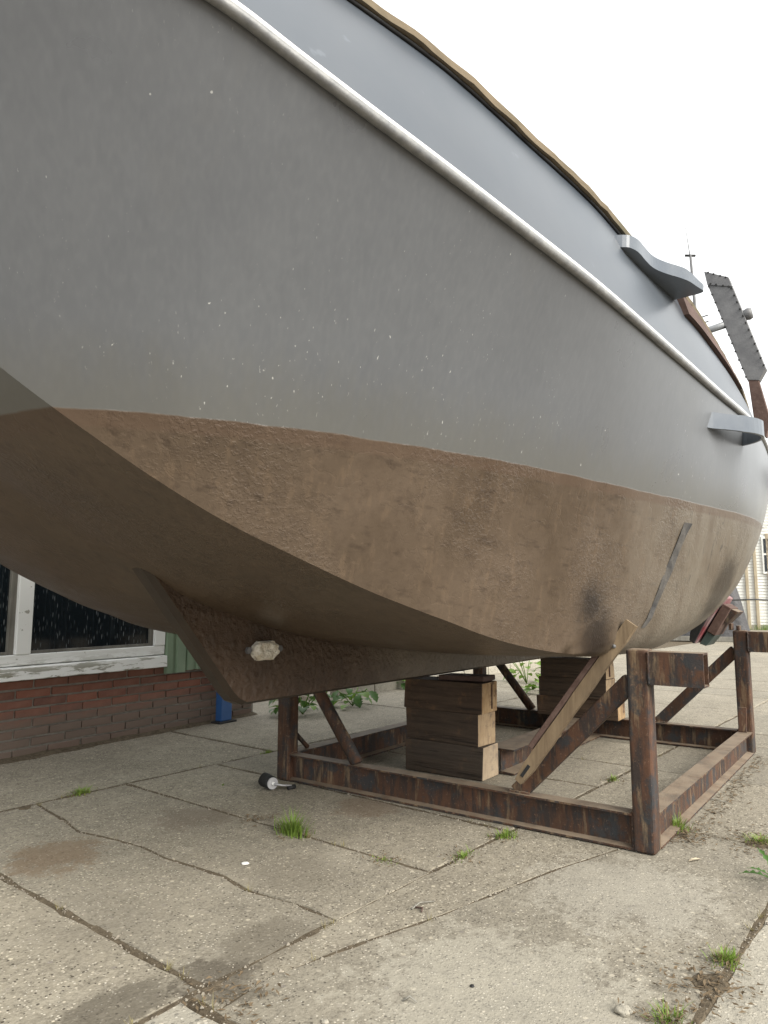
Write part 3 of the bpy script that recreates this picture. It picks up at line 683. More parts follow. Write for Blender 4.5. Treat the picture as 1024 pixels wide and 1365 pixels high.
# ------------------------------------------------------------ the cradle
CS, CT = 2.24, .255
cradle = empty('boat_cradle', to_world(CS, CT), HEAD)
tag(cradle, 'rusty welded steel cradle of beams, posts and braces under the boat', 'cradle')
def C3(s, t, z): return P3(s - CS, t - CT, z)
def ibeam(a, b, h=.14, w=.075, tf=.008, tw=.007, z0=.006):
    a2, b2 = Vector(C3(*a, z0)), Vector(C3(*b, z0)); d = (b2 - a2).normalized(); side = Vector((d.y, -d.x, 0))
    pr = [(-w / 2, 0), (w / 2, 0), (w / 2, tf), (tw / 2, tf + .006), (tw / 2, h - tf - .006), (w / 2, h - tf), (w / 2, h), (-w / 2, h), (-w / 2, h - tf), (-tw / 2, h - tf - .006), (-tw / 2, tf + .006), (-w / 2, tf)]
    return extrude('beam', pr, a2, b2, side, (0, 0, 1), 'rust', cradle)
TL, TR, SF, SB = -.735, 1.245, 1.125, 3.40
ibeam((SF, TL + .045), (SF, TR - .045)); ibeam((SB, TL + .045), (SB, TR - .045))
ibeam((SF + .045, TL), (SB - .045, TL), w=.085); ibeam((SF + .045, TR), (SB - .045, TR), w=.085)
ibeam((1.93, .19), (SB - .042, .19), w=.17)
def post(s, t, h=.80, w=.088):
    return box('post', [C3(*p) for p in b8(s - w / 2, s + w / 2, t - w / 2, t + w / 2, 0.003, h)], 'rust', cradle, .014, 3)
for s in (SF, SB):
    for t, sg in ((TL, -1), (TR, 1)):
        post(s, t)
        # hollow stub arm pointing outwards
        a, b = Vector(C3(s, t + sg * .043, .727)), Vector(C3(s, t + sg * .255, .727)); o, i_ = (.043, .066), (.036, .059)
        arm_v = []; arm_f = []
        for q in (a, b):
            for hw, hh in (o, i_):
                arm_v += [q + Vector((x_ * hw, 0, y_ * hh)) for x_, y_ in ((-1, -1), (1, -1), (1, 1), (-1, 1))]
        for k in range(4):
            l = (k + 1) % 4; arm_f += [(k, l, 8 + l, 8 + k), (4 + k, 12 + k, 12 + l, 4 + l), (8 + k, 8 + l, 12 + l, 12 + k), (k, 4 + k, 4 + l, l)]
        mk('arm', arm_v, arm_f, 'rust', cradle)
        # diagonal brace down to the cross beam
        top = C3(s + .01, t - sg * .04, .665); foot = C3(s + .01, t - sg * .565, .142)
        if (s, sg) == (SF, -1): tube('brace', [C3(s, t + .04, .74), C3(s, t + .50, .15)], .034, 'rust', cradle, 14)
        elif (s, sg) == (SB, -1): tube('brace', [C3(s, t + .04, .66), C3(s, t + .46, .15)], .034, 'rust', cradle, 14)
        else:
            bb = bar8(top, foot, .045, .075); box('brace', bb, 'rust', cradle, .006, 2)
        # knee gusset on the side beam
        g = 1 if s == SF else -1
        if (s, sg) == (SB, 1):
            box('gusset', bar8(C3(s - .045, t - .01, .30), C3(s - .085, t - .01, .147), .05, .012, (1, 0, 0)), 'rust', cradle, .002, 1)
        elif (s, sg) == (SF, -1):
            box('gusset', bar8(C3(s + .03, t, .27), C3(s + .17, t, .147), .02, .022), 'rust', cradle, .003, 1)
        else:
            v = [C3(s + g * .044, t - .006, .147), C3(s + g * .12, t - .006, .147), C3(s + g * .044, t - .006, .24), C3(s + g * .044, t + .006, .147), C3(s + g * .12, t + .006, .147), C3(s + g * .044, t + .006, .24)]
            mk('gusset', v, [(0, 1, 2), (3, 5, 4), (0, 3, 4, 1), (1, 4, 5, 2), (2, 5, 3, 0)], 'rust', cradle)
# weld beads where arms and braces meet the posts and beams
def weld(a, b, r_=.0065):
    a, b = Vector(a), Vector(b); k = max(4, int((b - a).length / .006)); rw = random.Random(int(a.x * 1e4) ^ int(b.z * 1e4))
    pts = [a + (b - a) * (i / k) + Vector((rw.uniform(-1, 1), rw.uniform(-1, 1), rw.uniform(-1, 1))) * .0012 for i in range(k + 1)]
    tube('weld_bead', pts, r_, 'rust', cradle, 6, [r_ * rw.uniform(.75, 1.2) for _ in pts])
for s in (SF, SB):
    for t, sg in ((TL, -1), (TR, 1)):
        e_ = t + sg * .046
        weld(C3(s - .045, e_, .665), C3(s - .045, e_, .79)); weld(C3(s - .04, e_, .661), C3(s + .04, e_, .661))
        f_ = t - sg * .046
        weld(C3(s - .03, f_, .004), C3(s - .03, f_, .14)); weld(C3(s - .036, f_, .147), C3(s + .036, f_, .147))
    weld(C3(s - .012, TR - .60, .148), C3(s - .012, TR - .50, .148), .007)
# hinge lug on top of the far post
box('hinge_lug', [C3(*p) for p in b8(SB - .04, SB + .03, 1.18, 1.20, .80, .845)], 'rust', cradle, .003, 1)
box('hinge_lug', [C3(*p) for p in b8(SB - .04, SB + .03, 1.225, 1.245, .80, .83)], 'rust', cradle, .003, 1)

# ------------------------------------------------------------ timber stacks, shim, prop and pad
def sleeper(ds, dt, dz, ls, lt, lz, yaw, seed, label, group):
    rr = random.Random(seed); w = to_world(ds, dt, dz)
    o = empty('timber_block', w, HEAD + yaw)
    tag(o, label, 'timber block', group)
    c = [tuple(Vector(p) + Vector((rr.uniform(-.004, .004), rr.uniform(-.006, .006), 0))) for p in b8(-ls / 2, ls / 2, -lt / 2, lt / 2, 0, lz)]
    bm = box_bm(c, .006, 2)
    me = bpy.data.meshes.new('body'); bmesh.ops.recalc_face_normals(bm, faces=bm.faces)
    bmesh.ops.subdivide_edges(bm, edges=[e for e in bm.edges if e.calc_length() > .1], cuts=6, use_grid_fill=True)
    for v in bm.verts:
        k = mnoise.noise(Vector(v.co) * 14 + Vector((seed, 0, 0))) * .0022
        v.co.x += k; v.co.y += k
    for f in bm.faces: f.material_index = 1 if abs(f.normal.y) > .9 else 0
    bm.to_mesh(me); bm.free(); me.materials.append(M['sleeper']); me.materials.append(M['end']); b = link('block_body', me, o)
    # drying splits in the pale end
    for k in range(2):
        x = rr.uniform(-.05, .06); box('split', b8(x - .0015, x + .0015, -lt / 2 - .0012 - .006, -lt / 2 + .02, lz * .12, lz * rr.uniform(.75, .95)), 'brownwood', b, 0) if k == 0 and seed in (3, 6) else None
    return o
G1 = 'timber blocks stacked under the keel'
sleeper(1.80, -.065, .004, .19, .51, .180, R(1.5), 1, 'weathered greyish timber block at the bottom of the near stack by the front beam', G1)
sleeper(1.80, -.072, .185, .185, .50, .177, R(-2), 2, 'orange-brown timber block in the middle of the near stack under the keel', G1)
sleeper(1.80, -.068, .363, .19, .52, .170, R(1), 3, 'split-ended timber block on top of the near stack under the keel', G1)
shim = box('wooden_wedge', [Vector(p) for p in b8(-.085, .085, -.16, .13, 0, .03)], 'brownwood', None, .004, 1)
shim.location = to_world(1.82, .02, .5345); shim.rotation_euler = (R(-1.0), R(1.2), HEAD + R(4)); tag(shim, 'thin dark wooden wedge between the near timber stack and the keel', 'wedge')
sleeper(3.32, .145, .149, .18, .60, .140, R(2), 4, 'dark timber block with pale end at the bottom of the far stack', G1)
sleeper(3.32, .12, .290, .18, .52, .140, R(-1), 5, 'dark timber block in the middle of the far stack behind the brace', G1)
sleeper(3.32, .13, .431, .18, .50, .140, R(1), 6, 'dark timber block on top of the far stack under the hull', G1)
prop = empty('prop_plank', to_world(1.02, .74, .22), HEAD)
tag(prop, 'pale dusty plank leaning on the brace and propping the hull side', 'plank')
pa, pb = Vector((0, 0, 0)), Vector(P3(1.11 - 1.02, 1.225 - .74, .905 - .22))
d_ = (pb - pa).normalized(); s_ = Vector((1, 0, 0)); s_ = (s_ - d_ * s_.dot(d_)).normalized(); t_ = d_.cross(s_)
bm = bmesh.new(); wv = []
for q in np.linspace(0, 1, 12):
    c_ = pa + (pb - pa) * q; w_ = .025 if q > .02 else .016
    wv.append([bm.verts.new(c_ + s_ * (a * .018) + t_ * (b * w_ + .004 * mnoise.noise((q * 6, b, 1)))) for a, b in ((-1, -1), (1, -1), (1, 1), (-1, 1))])
for a, b in zip(wv[:-1], wv[1:]):
    for j in range(4): bm.faces.new((a[j], a[(j + 1) % 4], b[(j + 1) % 4], b[j]))
bm.faces.new(wv[0]); bm.faces.new(wv[-1]); from_bm('plank_body', bm, ['pale'], prop)
box('backing_strip', bar8(pa + t_ * .0 + d_ * .12 + s_ * .024 - t_ * .0, pb - d_ * .02 + s_ * .024, .012, .02, t_), 'brownwood', prop, .002, 1)
q_ = t_ * (1 if (t_.y > 0) else -1)
box('dark_edge', bar8(pa + d_ * .15 + q_ * .042, pb - d_ * .05 + q_ * .040, .03, .024, t_), 'brownwood', prop, .003, 1)
c_ = pa + d_ * .06
box('bolt_slot', bar8(c_ - d_ * .03 - s_ * .0185, c_ + d_ * .03 - s_ * .0185, .004, .014, t_), 'rubber', prop, 0)
c_ = pb - d_ * .12
tube('bolt', [c_ - s_ * .017, c_ - s_ * .026], .008, 'boltgrey', prop, 8)
padw = to_world(3.36, 1.06, .70)
pad = empty('hull_pad', padw, HEAD); tag(pad, 'stack of black, red and brown boards padding the hull above the far post', 'support pad')
def padb(name, tz, ds, mat, par=pad):
    return plate(name, [(t, z) for t, z in tz], -ds, ds, mat, par)
def rel(tz): return [(t - 1.06, z - .70) for t, z in tz]
padb('rubber_face', rel([(.965, .735), (.973, .79), (1.137, 1.027), (1.16, 1.022), (.992, .71)]), .17, 'rubber')
rb = padb('board', rel([(.985, .716), (1.003, .712), (1.191, 1.012), (1.170, 1.03)]), .16, 'redboard')
padb('board', rel([(1.069, .796), (1.178, .977), (1.225, .947), (1.117, .765)]), .13, 'brownwood')
padb('bracket', rel([(1.19, .955), (1.262, .922), (1.185, .845), (1.16, .85)]), .10, 'rust')
padb('board', rel([(1.017, .711), (1.069, .796), (1.114, .764), (1.057, .696)]), .12, 'greenblock')
# ------------------------------------------------------------ the workshop behind, with brick base and window
WH = R(90 - 33); W0 = (-2.389, 4.576, 0)
def wall_w(x, y=0, z=0):
    a = R(33); return (W0[0] + x * math.sin(a) - y * math.cos(a), W0[1] + x * math.cos(a) + y * math.sin(a), z)
shop = empty('workshop', W0, WH); tag(shop, 'low workshop with red brick base, old white window and green cladding', 'building')
X0, X1 = -2.2, 2.26
box('wall', b8(X0, X1, .009, .22, -.05, .50), 'mortar', shop, 0)
box('wall', b8(X0, X1 + .0, .06, .26, .52, 2.7), 'green', shop, 0)
brick_me = []
for k in range(6):
    rr = random.Random(k); c = [(p[0] + rr.uniform(-.0025, .0025), p[1], p[2] + rr.uniform(-.002, .002)) for p in b8(0, .226, -.003, .06, 0, .049)]
    bm = box_bm(c, .004, 2); me = bpy.data.meshes.new('brick'); bmesh.ops.recalc_face_normals(bm, faces=bm.faces); bm.to_mesh(me); bm.free(); me.materials.append(M['brick']); brick_me.append(me)
half = bpy.data.meshes.new('brick_half'); bm = box_bm(b8(0, .106, -.003, .06, 0, .049), .004, 2); bm.to_mesh(half); bm.free(); half.materials.append(M['brick'])
rb_ = random.Random(5)
for row in range(8):
    x = X0 + (.0 if row % 2 else -.12)
    while x < X1 - .02:
        me = rb_.choice(brick_me); xx = x
        if x < X0: me = half; xx = X0 + .002
        elif x + .229 > X1: me = half
        o = link('brick', me, shop); o.location = (xx + rb_.uniform(-.003, .003), rb_.uniform(-.004, .002), .004 + row * .0617 + rb_.uniform(-.0015, .0015)); o.rotation_euler = (rb_.uniform(-.01, .01), rb_.uniform(-.008, .008), rb_.uniform(-.012, .012))
        x += .24
win = empty('window'); win.parent = shop
def wbox(name, c, mat='oldwhite', bev=.004, par=None): return box(name, c, mat, par or win, bev, 1)
wbox('sill', [(X0 + .3, -.055, .497), (1.237, -.055, .490), (1.237, .06, .490), (X0 + .3, .06, .497), (X0 + .3, -.05, .573), (1.237, -.05, .575), (1.237, .06, .583), (X0 + .3, .06, .583)])
wbox('rail', b8(X0 + .3, 1.236, -.018, .058, .5835, .652))
wbox('rail', b8(X0 + .3, 1.236, -.018, .058, 1.72, 1.80))
for a, b in ((-1.2, -1.10), (.045, .147), (1.140, 1.236)): wbox('mullion', b8(a, b, -.022, .058, .653, 1.719))
for a, b in ((.005, .044), (1.112, 1.139)): wbox('bead', b8(a, b, .004, .05, .653, 1.719), 'greywood', .003)
for a, b in ((.148, 1.111), (-1.09, .004)): wbox('bead', b8(a, b, .004, .05, .6525, .672), 'greywood', .003)
for a, b in ((.140, 1.120), (-1.10, .02), (X0 + .3, -1.2)): wbox('pane', b8(a, b, .03, .036, .66, 1.73), 'glass', 0)
def sheet(x0, x1, y, z0, z1):
    pr = [(x0, y + .02), (x0 + .008, y), (x0 + .06, y - .004), (x0 + .068, y + .012), (x0 + .10, y + .012), (x0 + .108, y - .004), (x1 - .012, y - .002), (x1, y + .02)]
    nn = len(pr); v = [(a, b, z0) for a, b in pr] + [(a, b, z1) for a, b in pr]
    v += [(a, b + .004, z0) for a, b in pr] + [(a, b + .004, z1) for a, b in pr]
    f = []
    for i in range(nn - 1): f += [(i, i + 1, nn + i + 1, nn + i), (2 * nn + i, 3 * nn + i, 3 * nn + i + 1, 2 * nn + i + 1), (i, 2 * nn + i, 2 * nn + i + 1, i + 1)]
    mk('cladding_sheet', v, f, 'green', shop)
sheet(1.243, 1.448, -.03, .435, 2.7); sheet(1.452, 1.69, -.03, .445, 2.7); sheet(1.694, 1.93, -.03, .44, 2.7); sheet(1.934, 2.26, -.03, .44, 2.7)
box('cladding_sheet', b8(X0, 1.238, -.03, .05, 1.805, 2.7), 'green', shop, .003)
box('side_wall', b8(X1 - .2, X1 - .005, .262, 4.0, -.05, 2.7), 'mortar', shop, 0); box('back_wall', b8(X0, X1, 4.002, 4.2, -.05, 2.7), 'mortar', shop, 0)
box('side_wall', b8(X0 + .005, X0 + .2, .262, 4.0, -.05, 2.7), 'mortar', shop, 0)
box('roof', b8(X0 - .1, X1 + .1, -.15, 4.3, 2.702, 2.8), 'roof', shop, .01)
bp = empty('blue_post', wall_w(1.80, -.10), WH); tag(bp, 'blue painted steel post standing against the brick wall', 'post')
box('shaft', b8(-.058, .058, -.035, .035, .016, 2.5), 'blue', bp, .006); box('foot_plate', b8(-.095, .095, -.06, .05, .0, .015), 'rubber', bp, .003, 1)
kerb = empty('stone_kerb', yw(5.5, -5.12), YARD_HEAD); tag(kerb, 'low pale stone kerb along the far edge of the yard', 'kerb')
rk = random.Random(2)
for i in range(14): box('kerb_stone', b8(i * .6, i * .6 + .585, -.06, .06, -.05, .10 + rk.uniform(-.01, .01)), 'slabp', kerb, .012, 2)
bed = mk('planting_bed', [(5.0, 5.2, -.001), (14, 5.2, -.001), (14, 9, -.001), (5.0, 9, -.001)], [(0, 1, 2, 3)], 'soil'); bed.rotation_euler = (0, 0, YARD_HEAD); tag(bed, kind='structure')

# ------------------------------------------------------------ far side of the yard
shed = empty('clapboard_shed', (12.2, 25.1, 0), R(-20)); tag(shed, 'white clapboard shed with a window at the far side of the yard', 'building')
V = []; F = []
for i in range(45):
    z = .15 + i * .105; b = len(V); V += [(-1.2, -.03, z), (9, -.03, z), (9, .0, z + .105), (-1.2, .0, z + .105)]; F.append((b, b + 1, b + 2, b + 3)); 
    V += [(-1.2, 0, z), (9, 0, z)]; F.append((b, b + 1, b + 5, b + 4))
sd_ = mk('siding', V, F, 'siding', shed, recalc=False)
box('wall', b8(-1.2, 9, .02, 5, -.1, 4.9), 'siding', shed, 0); box('plinth', b8(-1.2, 9, -.06, .018, -.1, .16), 'mortar', shed, 0)
for x in (.50, .78, 1.2): box('corner_post', b8(x - .05, x + .05, -.10, -.035, .0, 3.3), 'beige', shed, .01, 1)
wf = box('window', b8(1.02, 2.3, -.09, -.035, 1.9, 3.2), 'siding', shed, .01, 1); box('pane', b8(1.08, 1.62, -.10, -.089, 2.62, 3.12), 'glass', wf, 0); box('pane', b8(1.08, 1.62, -.10, -.089, 1.98, 2.55), 'glass', wf, 0)
box('pane', b8(1.68, 2.24, -.10, -.089, 1.98, 3.12), 'glass', wf, 0)
box('gutter', b8(.9, 9, -.2, -.05, 4.7, 4.82), 'roof', shed, .02); box('roof', [(-1.5, -.4, 4.92), (9.3, -.4, 4.92), (9.3, 5.4, 4.92), (-1.5, 5.4, 4.92), (-1.5, 2, 6.1), (9.3, 2, 6.1), (9.3, 3, 6.1), (-1.5, 3, 6.1)], 'roof', shed, 0)
pil = empty('brick_pillar', (11.75, 24.4, 0), R(-20)); tag(pil, 'narrow red brick pillar in front of the white clapboard shed', 'pillar')
box('core', b8(-.16, .16, -.16, .16, 0, 2.9), 'mortar', pil, 0)
for r_ in range(38):
    for k in range(2):
        o = link('brick', brick_me[(r_ + k) % 6] if 0 else half, pil); o.scale = (1.35, 1, 1.15); o.location = (-.165 + k * .165 - (0.0), -.172, .02 + r_ * .075)
tarp = empty('covered_stack', (8.52, 17.9, 0), R(-25)); tag(tarp, 'grey tarpaulin over a tall stack beyond the far cradle post', 'covered stack')
bm = bmesh.new()
for q, (x0, x1, y0, y1) in zip((0, .5, 1.0, 1.5, 1.72), ((-1.3, .58, -.5, .8), (-1.2, .44, -.45, .75), (-1.1, .30, -.4, .7), (-1.0, .20, -.3, .6), (-.8, .10, -.1, .4))):
    pass
lv = []
for z, x0, x1, y0, y1 in ((-.02, -1.4, .60, -.5, .9), (.25, -1.35, .53, -.47, .85), (.6, -1.25, .44, -.42, .8), (1.0, -1.2, .36, -.38, .75), (1.4, -1.1, .26, -.3, .65), (1.62, -.95, .16, -.1, .4)):
    ringp = []
    for k in range(40):
        a = 2 * math.pi * k / 40; cx_, cy_ = math.cos(a), math.sin(a); e_ = .35
        px = math.copysign(abs(cx_) ** e_, cx_); py = math.copysign(abs(cy_) ** e_, cy_); rr = 1 + .03 * mnoise.noise((k * .9, z * 2, 1)) + .02 * math.sin(k * 1.9)
        ringp.append(bm.verts.new(((x0 + x1) / 2 + px * (x1 - x0) / 2 * rr, (y0 + y1) / 2 + py * (y1 - y0) / 2 * rr, z + .03 * mnoise.noise((k * .5, z, 4)))))
    lv.append(ringp)
for a, b in zip(lv[:-1], lv[1:]):
    for k in range(40): bm.faces.new((a[k], a[(k + 1) % 40], b[(k + 1) % 40], b[k]))
bm.faces.new(lv[-1]); from_bm('cover', bm, ['tarp'], tarp, True)
box('base_timber', b8(-1.5, .62, -.56, -.50, 0, .12), 'greywood', tarp, .01)
cab = tube('power_cable', [to_world(3.4, 1.15, 1.0), (2.75, 5.3, 1.005), (3.2, 5.9, 1.0), (3.9, 6.8, 1.06), (4.8, 7.6, 1.32), (6.2, 8.6, 1.9), (9, 12, 3.0), (13.2, 24.9, 3.5)], .006, 'black', None, 6)
tag(cab, 'thin black cable sagging from the hull pad towards the white shed', 'cable')

# ------------------------------------------------------------ small things on the ground
rol = empty('small_roller', (-.615, 3.93, 0), R(35)); tag(rol, 'small black roller with a steel end disc lying by the left post', 'roller')
bm = bmesh.new(); bmesh.ops.create_cone(bm, cap_ends=True, segments=18, radius1=.037, radius2=.034, depth=.09, matrix=Matrix.Translation((0, .0, .042)) @ Matrix.Rotation(R(90), 4, 'X')); bmesh.ops.subdivide_edges(bm, edges=bm.edges[:], cuts=2, use_grid_fill=True)
for v in bm.verts: v.co *= 1 + .07 * mnoise.noise(v.co * 45)
from_bm('sleeve', bm, ['rubber'], rol, True)
tube('end_disc', [(0, -.046, .042), (0, -.052, .042)], .03, 'steel', rol, 18, smooth=False); tube('hub', [(0, -.052, .042), (0, -.062, .042)], .009, 'white', rol, 8)
tube('rod', [(0, -.06, .042), (.05, -.075, .03), (.10, -.07, .022)], .005, 'steel', rol, 6); tube('foot', [(.08, -.07, .012), (.125, -.065, .012)], .012, 'rubber', rol, 8)

def tuft(name, loc, nb, h, spread, seed, label, mat='grass', dry=.12, cat='grass tuft', group='grass tufts in the slab joints', lean=1.0, elong=1.0, yaw=0.0):
    rr = random.Random(seed); V = []; F = []; MI = []; tall = max(3, nb // 14)
    for i in range(nb + tall):
        up_ = i >= nb; a = rr.uniform(0, 6.283); r0 = abs(rr.gauss(0, .45)) * spread; bx, by = r0 * math.cos(a) * elong, r0 * math.sin(a) / elong
        hh = h * rr.uniform(.35, 1.05) * (1 - .3 * min(1, r0 / spread)); hh *= 1.55 if up_ else 1; da = a + rr.uniform(-1, 1); ln = rr.uniform(.15, .75) * hh * lean; w = rr.uniform(.0012, .0026) * (1 + h * 3)
        sx, sy = -math.sin(da) * w, math.cos(da) * w; b = len(V)
        for q in (0, .4, .75, 1):
            px, py = bx + math.cos(da) * ln * q * q, by + math.sin(da) * ln * q * q; pz = hh * (q - .22 * q * q * lean) - .006; k = 1 - .75 * q
            if q < 1: V += [(px - sx * k, py - sy * k, pz), (px + sx * k, py + sy * k, pz)]
            else: V.append((px, py, pz))
        F += [(b, b + 1, b + 3, b + 2), (b + 2, b + 3, b + 5, b + 4), (b + 4, b + 5, b + 6)]; MI += [1 if rr.random() < dry else 0] * 3
    o = mk(name, V, F, None, None, False, [mat, 'strawgrass'], MI, False); o.location = loc; o.rotation_euler = (0, 0, yaw)
    return tag(o, label, cat, group)
T = tuft
T('grass_tuft', (-1.58, 3.85, 0), 150, .06, .06, 1, 'flat bright grass tuft in the joint nearest the brick wall', lean=1.6, elong=1.3, yaw=R(51))
T('grass_tuft', (-.39, 3.20, 0), 230, .12, .075, 2, 'tallest loose grass tuft in the joint left of the front beam', lean=1.0, elong=1.3, yaw=R(-40))
T('grass_tuft', (0.0, 2.89, 0), 70, .025, .06, 3, 'tiny flat grass tuft at the slab corner below the timber stack', elong=1.6, yaw=R(-40))
T('grass_tuft', (.31, 2.93, 0), 110, .035, .06, 4, 'small low grass tuft in the joint just short of the front beam', elong=1.7, yaw=R(50))
T('grass_tuft', (.51, 3.16, 0), 150, .055, .055, 5, 'bushy little grass tuft touching the front beam', elong=1.3, yaw=R(0))
T('grass_tuft', (1.29, 3.27, 0), 190, .075, .06, 6, 'bright grass tuft at the foot of the near right post', lean=.8)
T('grass_tuft', (1.56, 3.10, 0), 170, .05, .07, 27, 'yellowish grass tuft beside the jagged weed', dry=.35, lean=1.3)
T('grass_tuft', (.95, 2.12, 0), 170, .055, .05, 8, 'grass tuft sprouting from dead litter at the edge of the pebbly slab', dry=.3)
T('grass_tuft', (.68, 1.84, 0), 110, .05, .06, 9, 'grass tuft nearest the camera beside a small stone', dry=.25, lean=1.4)
T('grass_tuft', (-.77, 4.86, 0), 90, .03, .05, 10, 'sparse grass tuft behind the left post', elong=1.6, yaw=R(50))
T('grass_tuft', (1.28, 4.12, 0), 90, .05, .03, 11, 'lone grass tuft inside the cradle')
T('grass_tuft', (-.88, 4.02, 0), 35, .02, .03, 12, 'scant grass tuft in the joint short of the left post')
T('grass_tuft', (8.6, 19.5, 0), 160, .25, .5, 13, 'pale green weeds at the foot of the tarpaulin stack', 'lime', .2, 'weeds', None, 1, 1.5)
T('grass', (12.9, 24.3, 0), 260, .35, .9, 14, 'fringe of green grass along the white shed', 'lime', .1, 'grass', None, 1, 2.2, R(-20))['kind'] = 'stuff'

def leaf_mesh(name, L_, W_, jag, mat, fold=.12):
    """one leaf along +x, lobed or jagged outline, bent along its length"""
    pts = []; K = 9
    for i in range(K + 1):
        q = i / K; w = W_ * math.sin(math.pi * min(1, q * .92 + .06)) ** .8; w *= (1 + jag * (1 if i % 2 else -1) * .6); pts.append((q, max(w, .001)))
    V = []; F = []
    for q, w in pts:
        z = L_ * (.30 * q - .42 * q * q); x = L_ * q; V += [(x, -w, z + w * fold * 2), (x, 0, z), (x, w, z + w * fold * 2)]
    for i in range(K): b = 3 * i; F += [(b, b + 1, b + 4, b + 3), (b + 1, b + 2, b + 5, b + 4)]
    me = bpy.data.meshes.new(name); me.from_pydata(V, [], F); me.materials.append(M[mat]); me.polygons.foreach_set('use_smooth', [True] * len(F)); return me
broad = [leaf_mesh('broad_leaf', .115, .046, .28, 'leaf'), leaf_mesh('broad_leaf', .095, .042, .3, 'leaf'), leaf_mesh('broad_leaf', .10, .038, .25, 'lime')]
jag = leaf_mesh('jagged_leaf', .13, .0095, .95, 'leaf', .3); jag2 = leaf_mesh('jagged_leaf', .10, .008, .95, 'leaf', .3)
limel = leaf_mesh('young_leaf', .13, .045, .2, 'lime')
def plant(name, loc, nl, rad, h, meshes, seed, label, cat, tilt=(-.5, .5), stem=None):
    rr = random.Random(seed); o = empty(name, loc, rr.uniform(0, 6)); tag(o, label, cat)
    for i in range(nl):
        a = rr.uniform(0, 6.283); r0 = rad * math.sqrt(rr.random()); z = h * rr.uniform(.25, 1) * (1 - .5 * (r0 / rad) ** 2) if h > .01 else .004
        l = link('leaf', rr.choice(meshes), o); l.location = (r0 * math.cos(a), r0 * math.sin(a), z); l.rotation_euler = (rr.uniform(-.4, .4), rr.uniform(*tilt), a + rr.uniform(-.7, .7)); s = rr.uniform(.7, 1.15); l.scale = (s, s, s)
    if stem:
        for k in range(stem):
            a = rr.uniform(0, 6.283); tube('stem', [(0, 0, 0), (rad * .4 * math.cos(a), rad * .4 * math.sin(a), h * .5), (rad * .8 * math.cos(a), rad * .8 * math.sin(a), h * .85)], .005, 'lime', o, 5)
    return o
plant('broad_leaved_plant', (-.72, 6.45, 0), 46, .26, .26, broad, 1, 'leafy green plant at the end of the brick wall behind the cradle', 'plant', (-.2, .8), 6)
plant('broad_leaved_plant', (-.30, 6.95, 0), 26, .22, .2, broad, 2, 'smaller leafy green plant to the right by the low kerb', 'plant', (-.2, .8), 4)
plant('broad_leaved_plant', (.20, 8.35, 0), 22, .2, .2, broad, 3, 'dark leafy plant behind the near timber stack by the kerb', 'plant', (-.2, .8), 4)
plant('broad_leaved_plant', (1.72, 8.75, 0), 26, .25, .34, [limel], 4, 'bright light green weed beyond the back beam with white stalks', 'plant', (-.3, .8), 5)
plant('broad_leaved_plant', (1.72, 7.9, 0), 30, .17, .12, [limel], 5, 'low light green weed on the slabs beyond the back beam', 'plant', (-.4, .5), 3)
wd = plant('jagged_weed', (1.40, 2.66, 0), 11, .03, .06, [jag, jag2], 6, 'dandelion-like weed with jagged leaves at the right edge of the yard', 'weed', (-.75, -.15))
tube('stem', [(0, 0, 0), (-.05, .02, .03), (-.11, .05, .075)], .003, 'brownwood', wd, 5, [.003, .003, .005])
plant('broad_leaved_plant', (12.75, 22.6, 0), 30, .25, 1.3, [limel], 7, 'tall green weed beside the white shed', 'plant', (-.4, .8), 3)

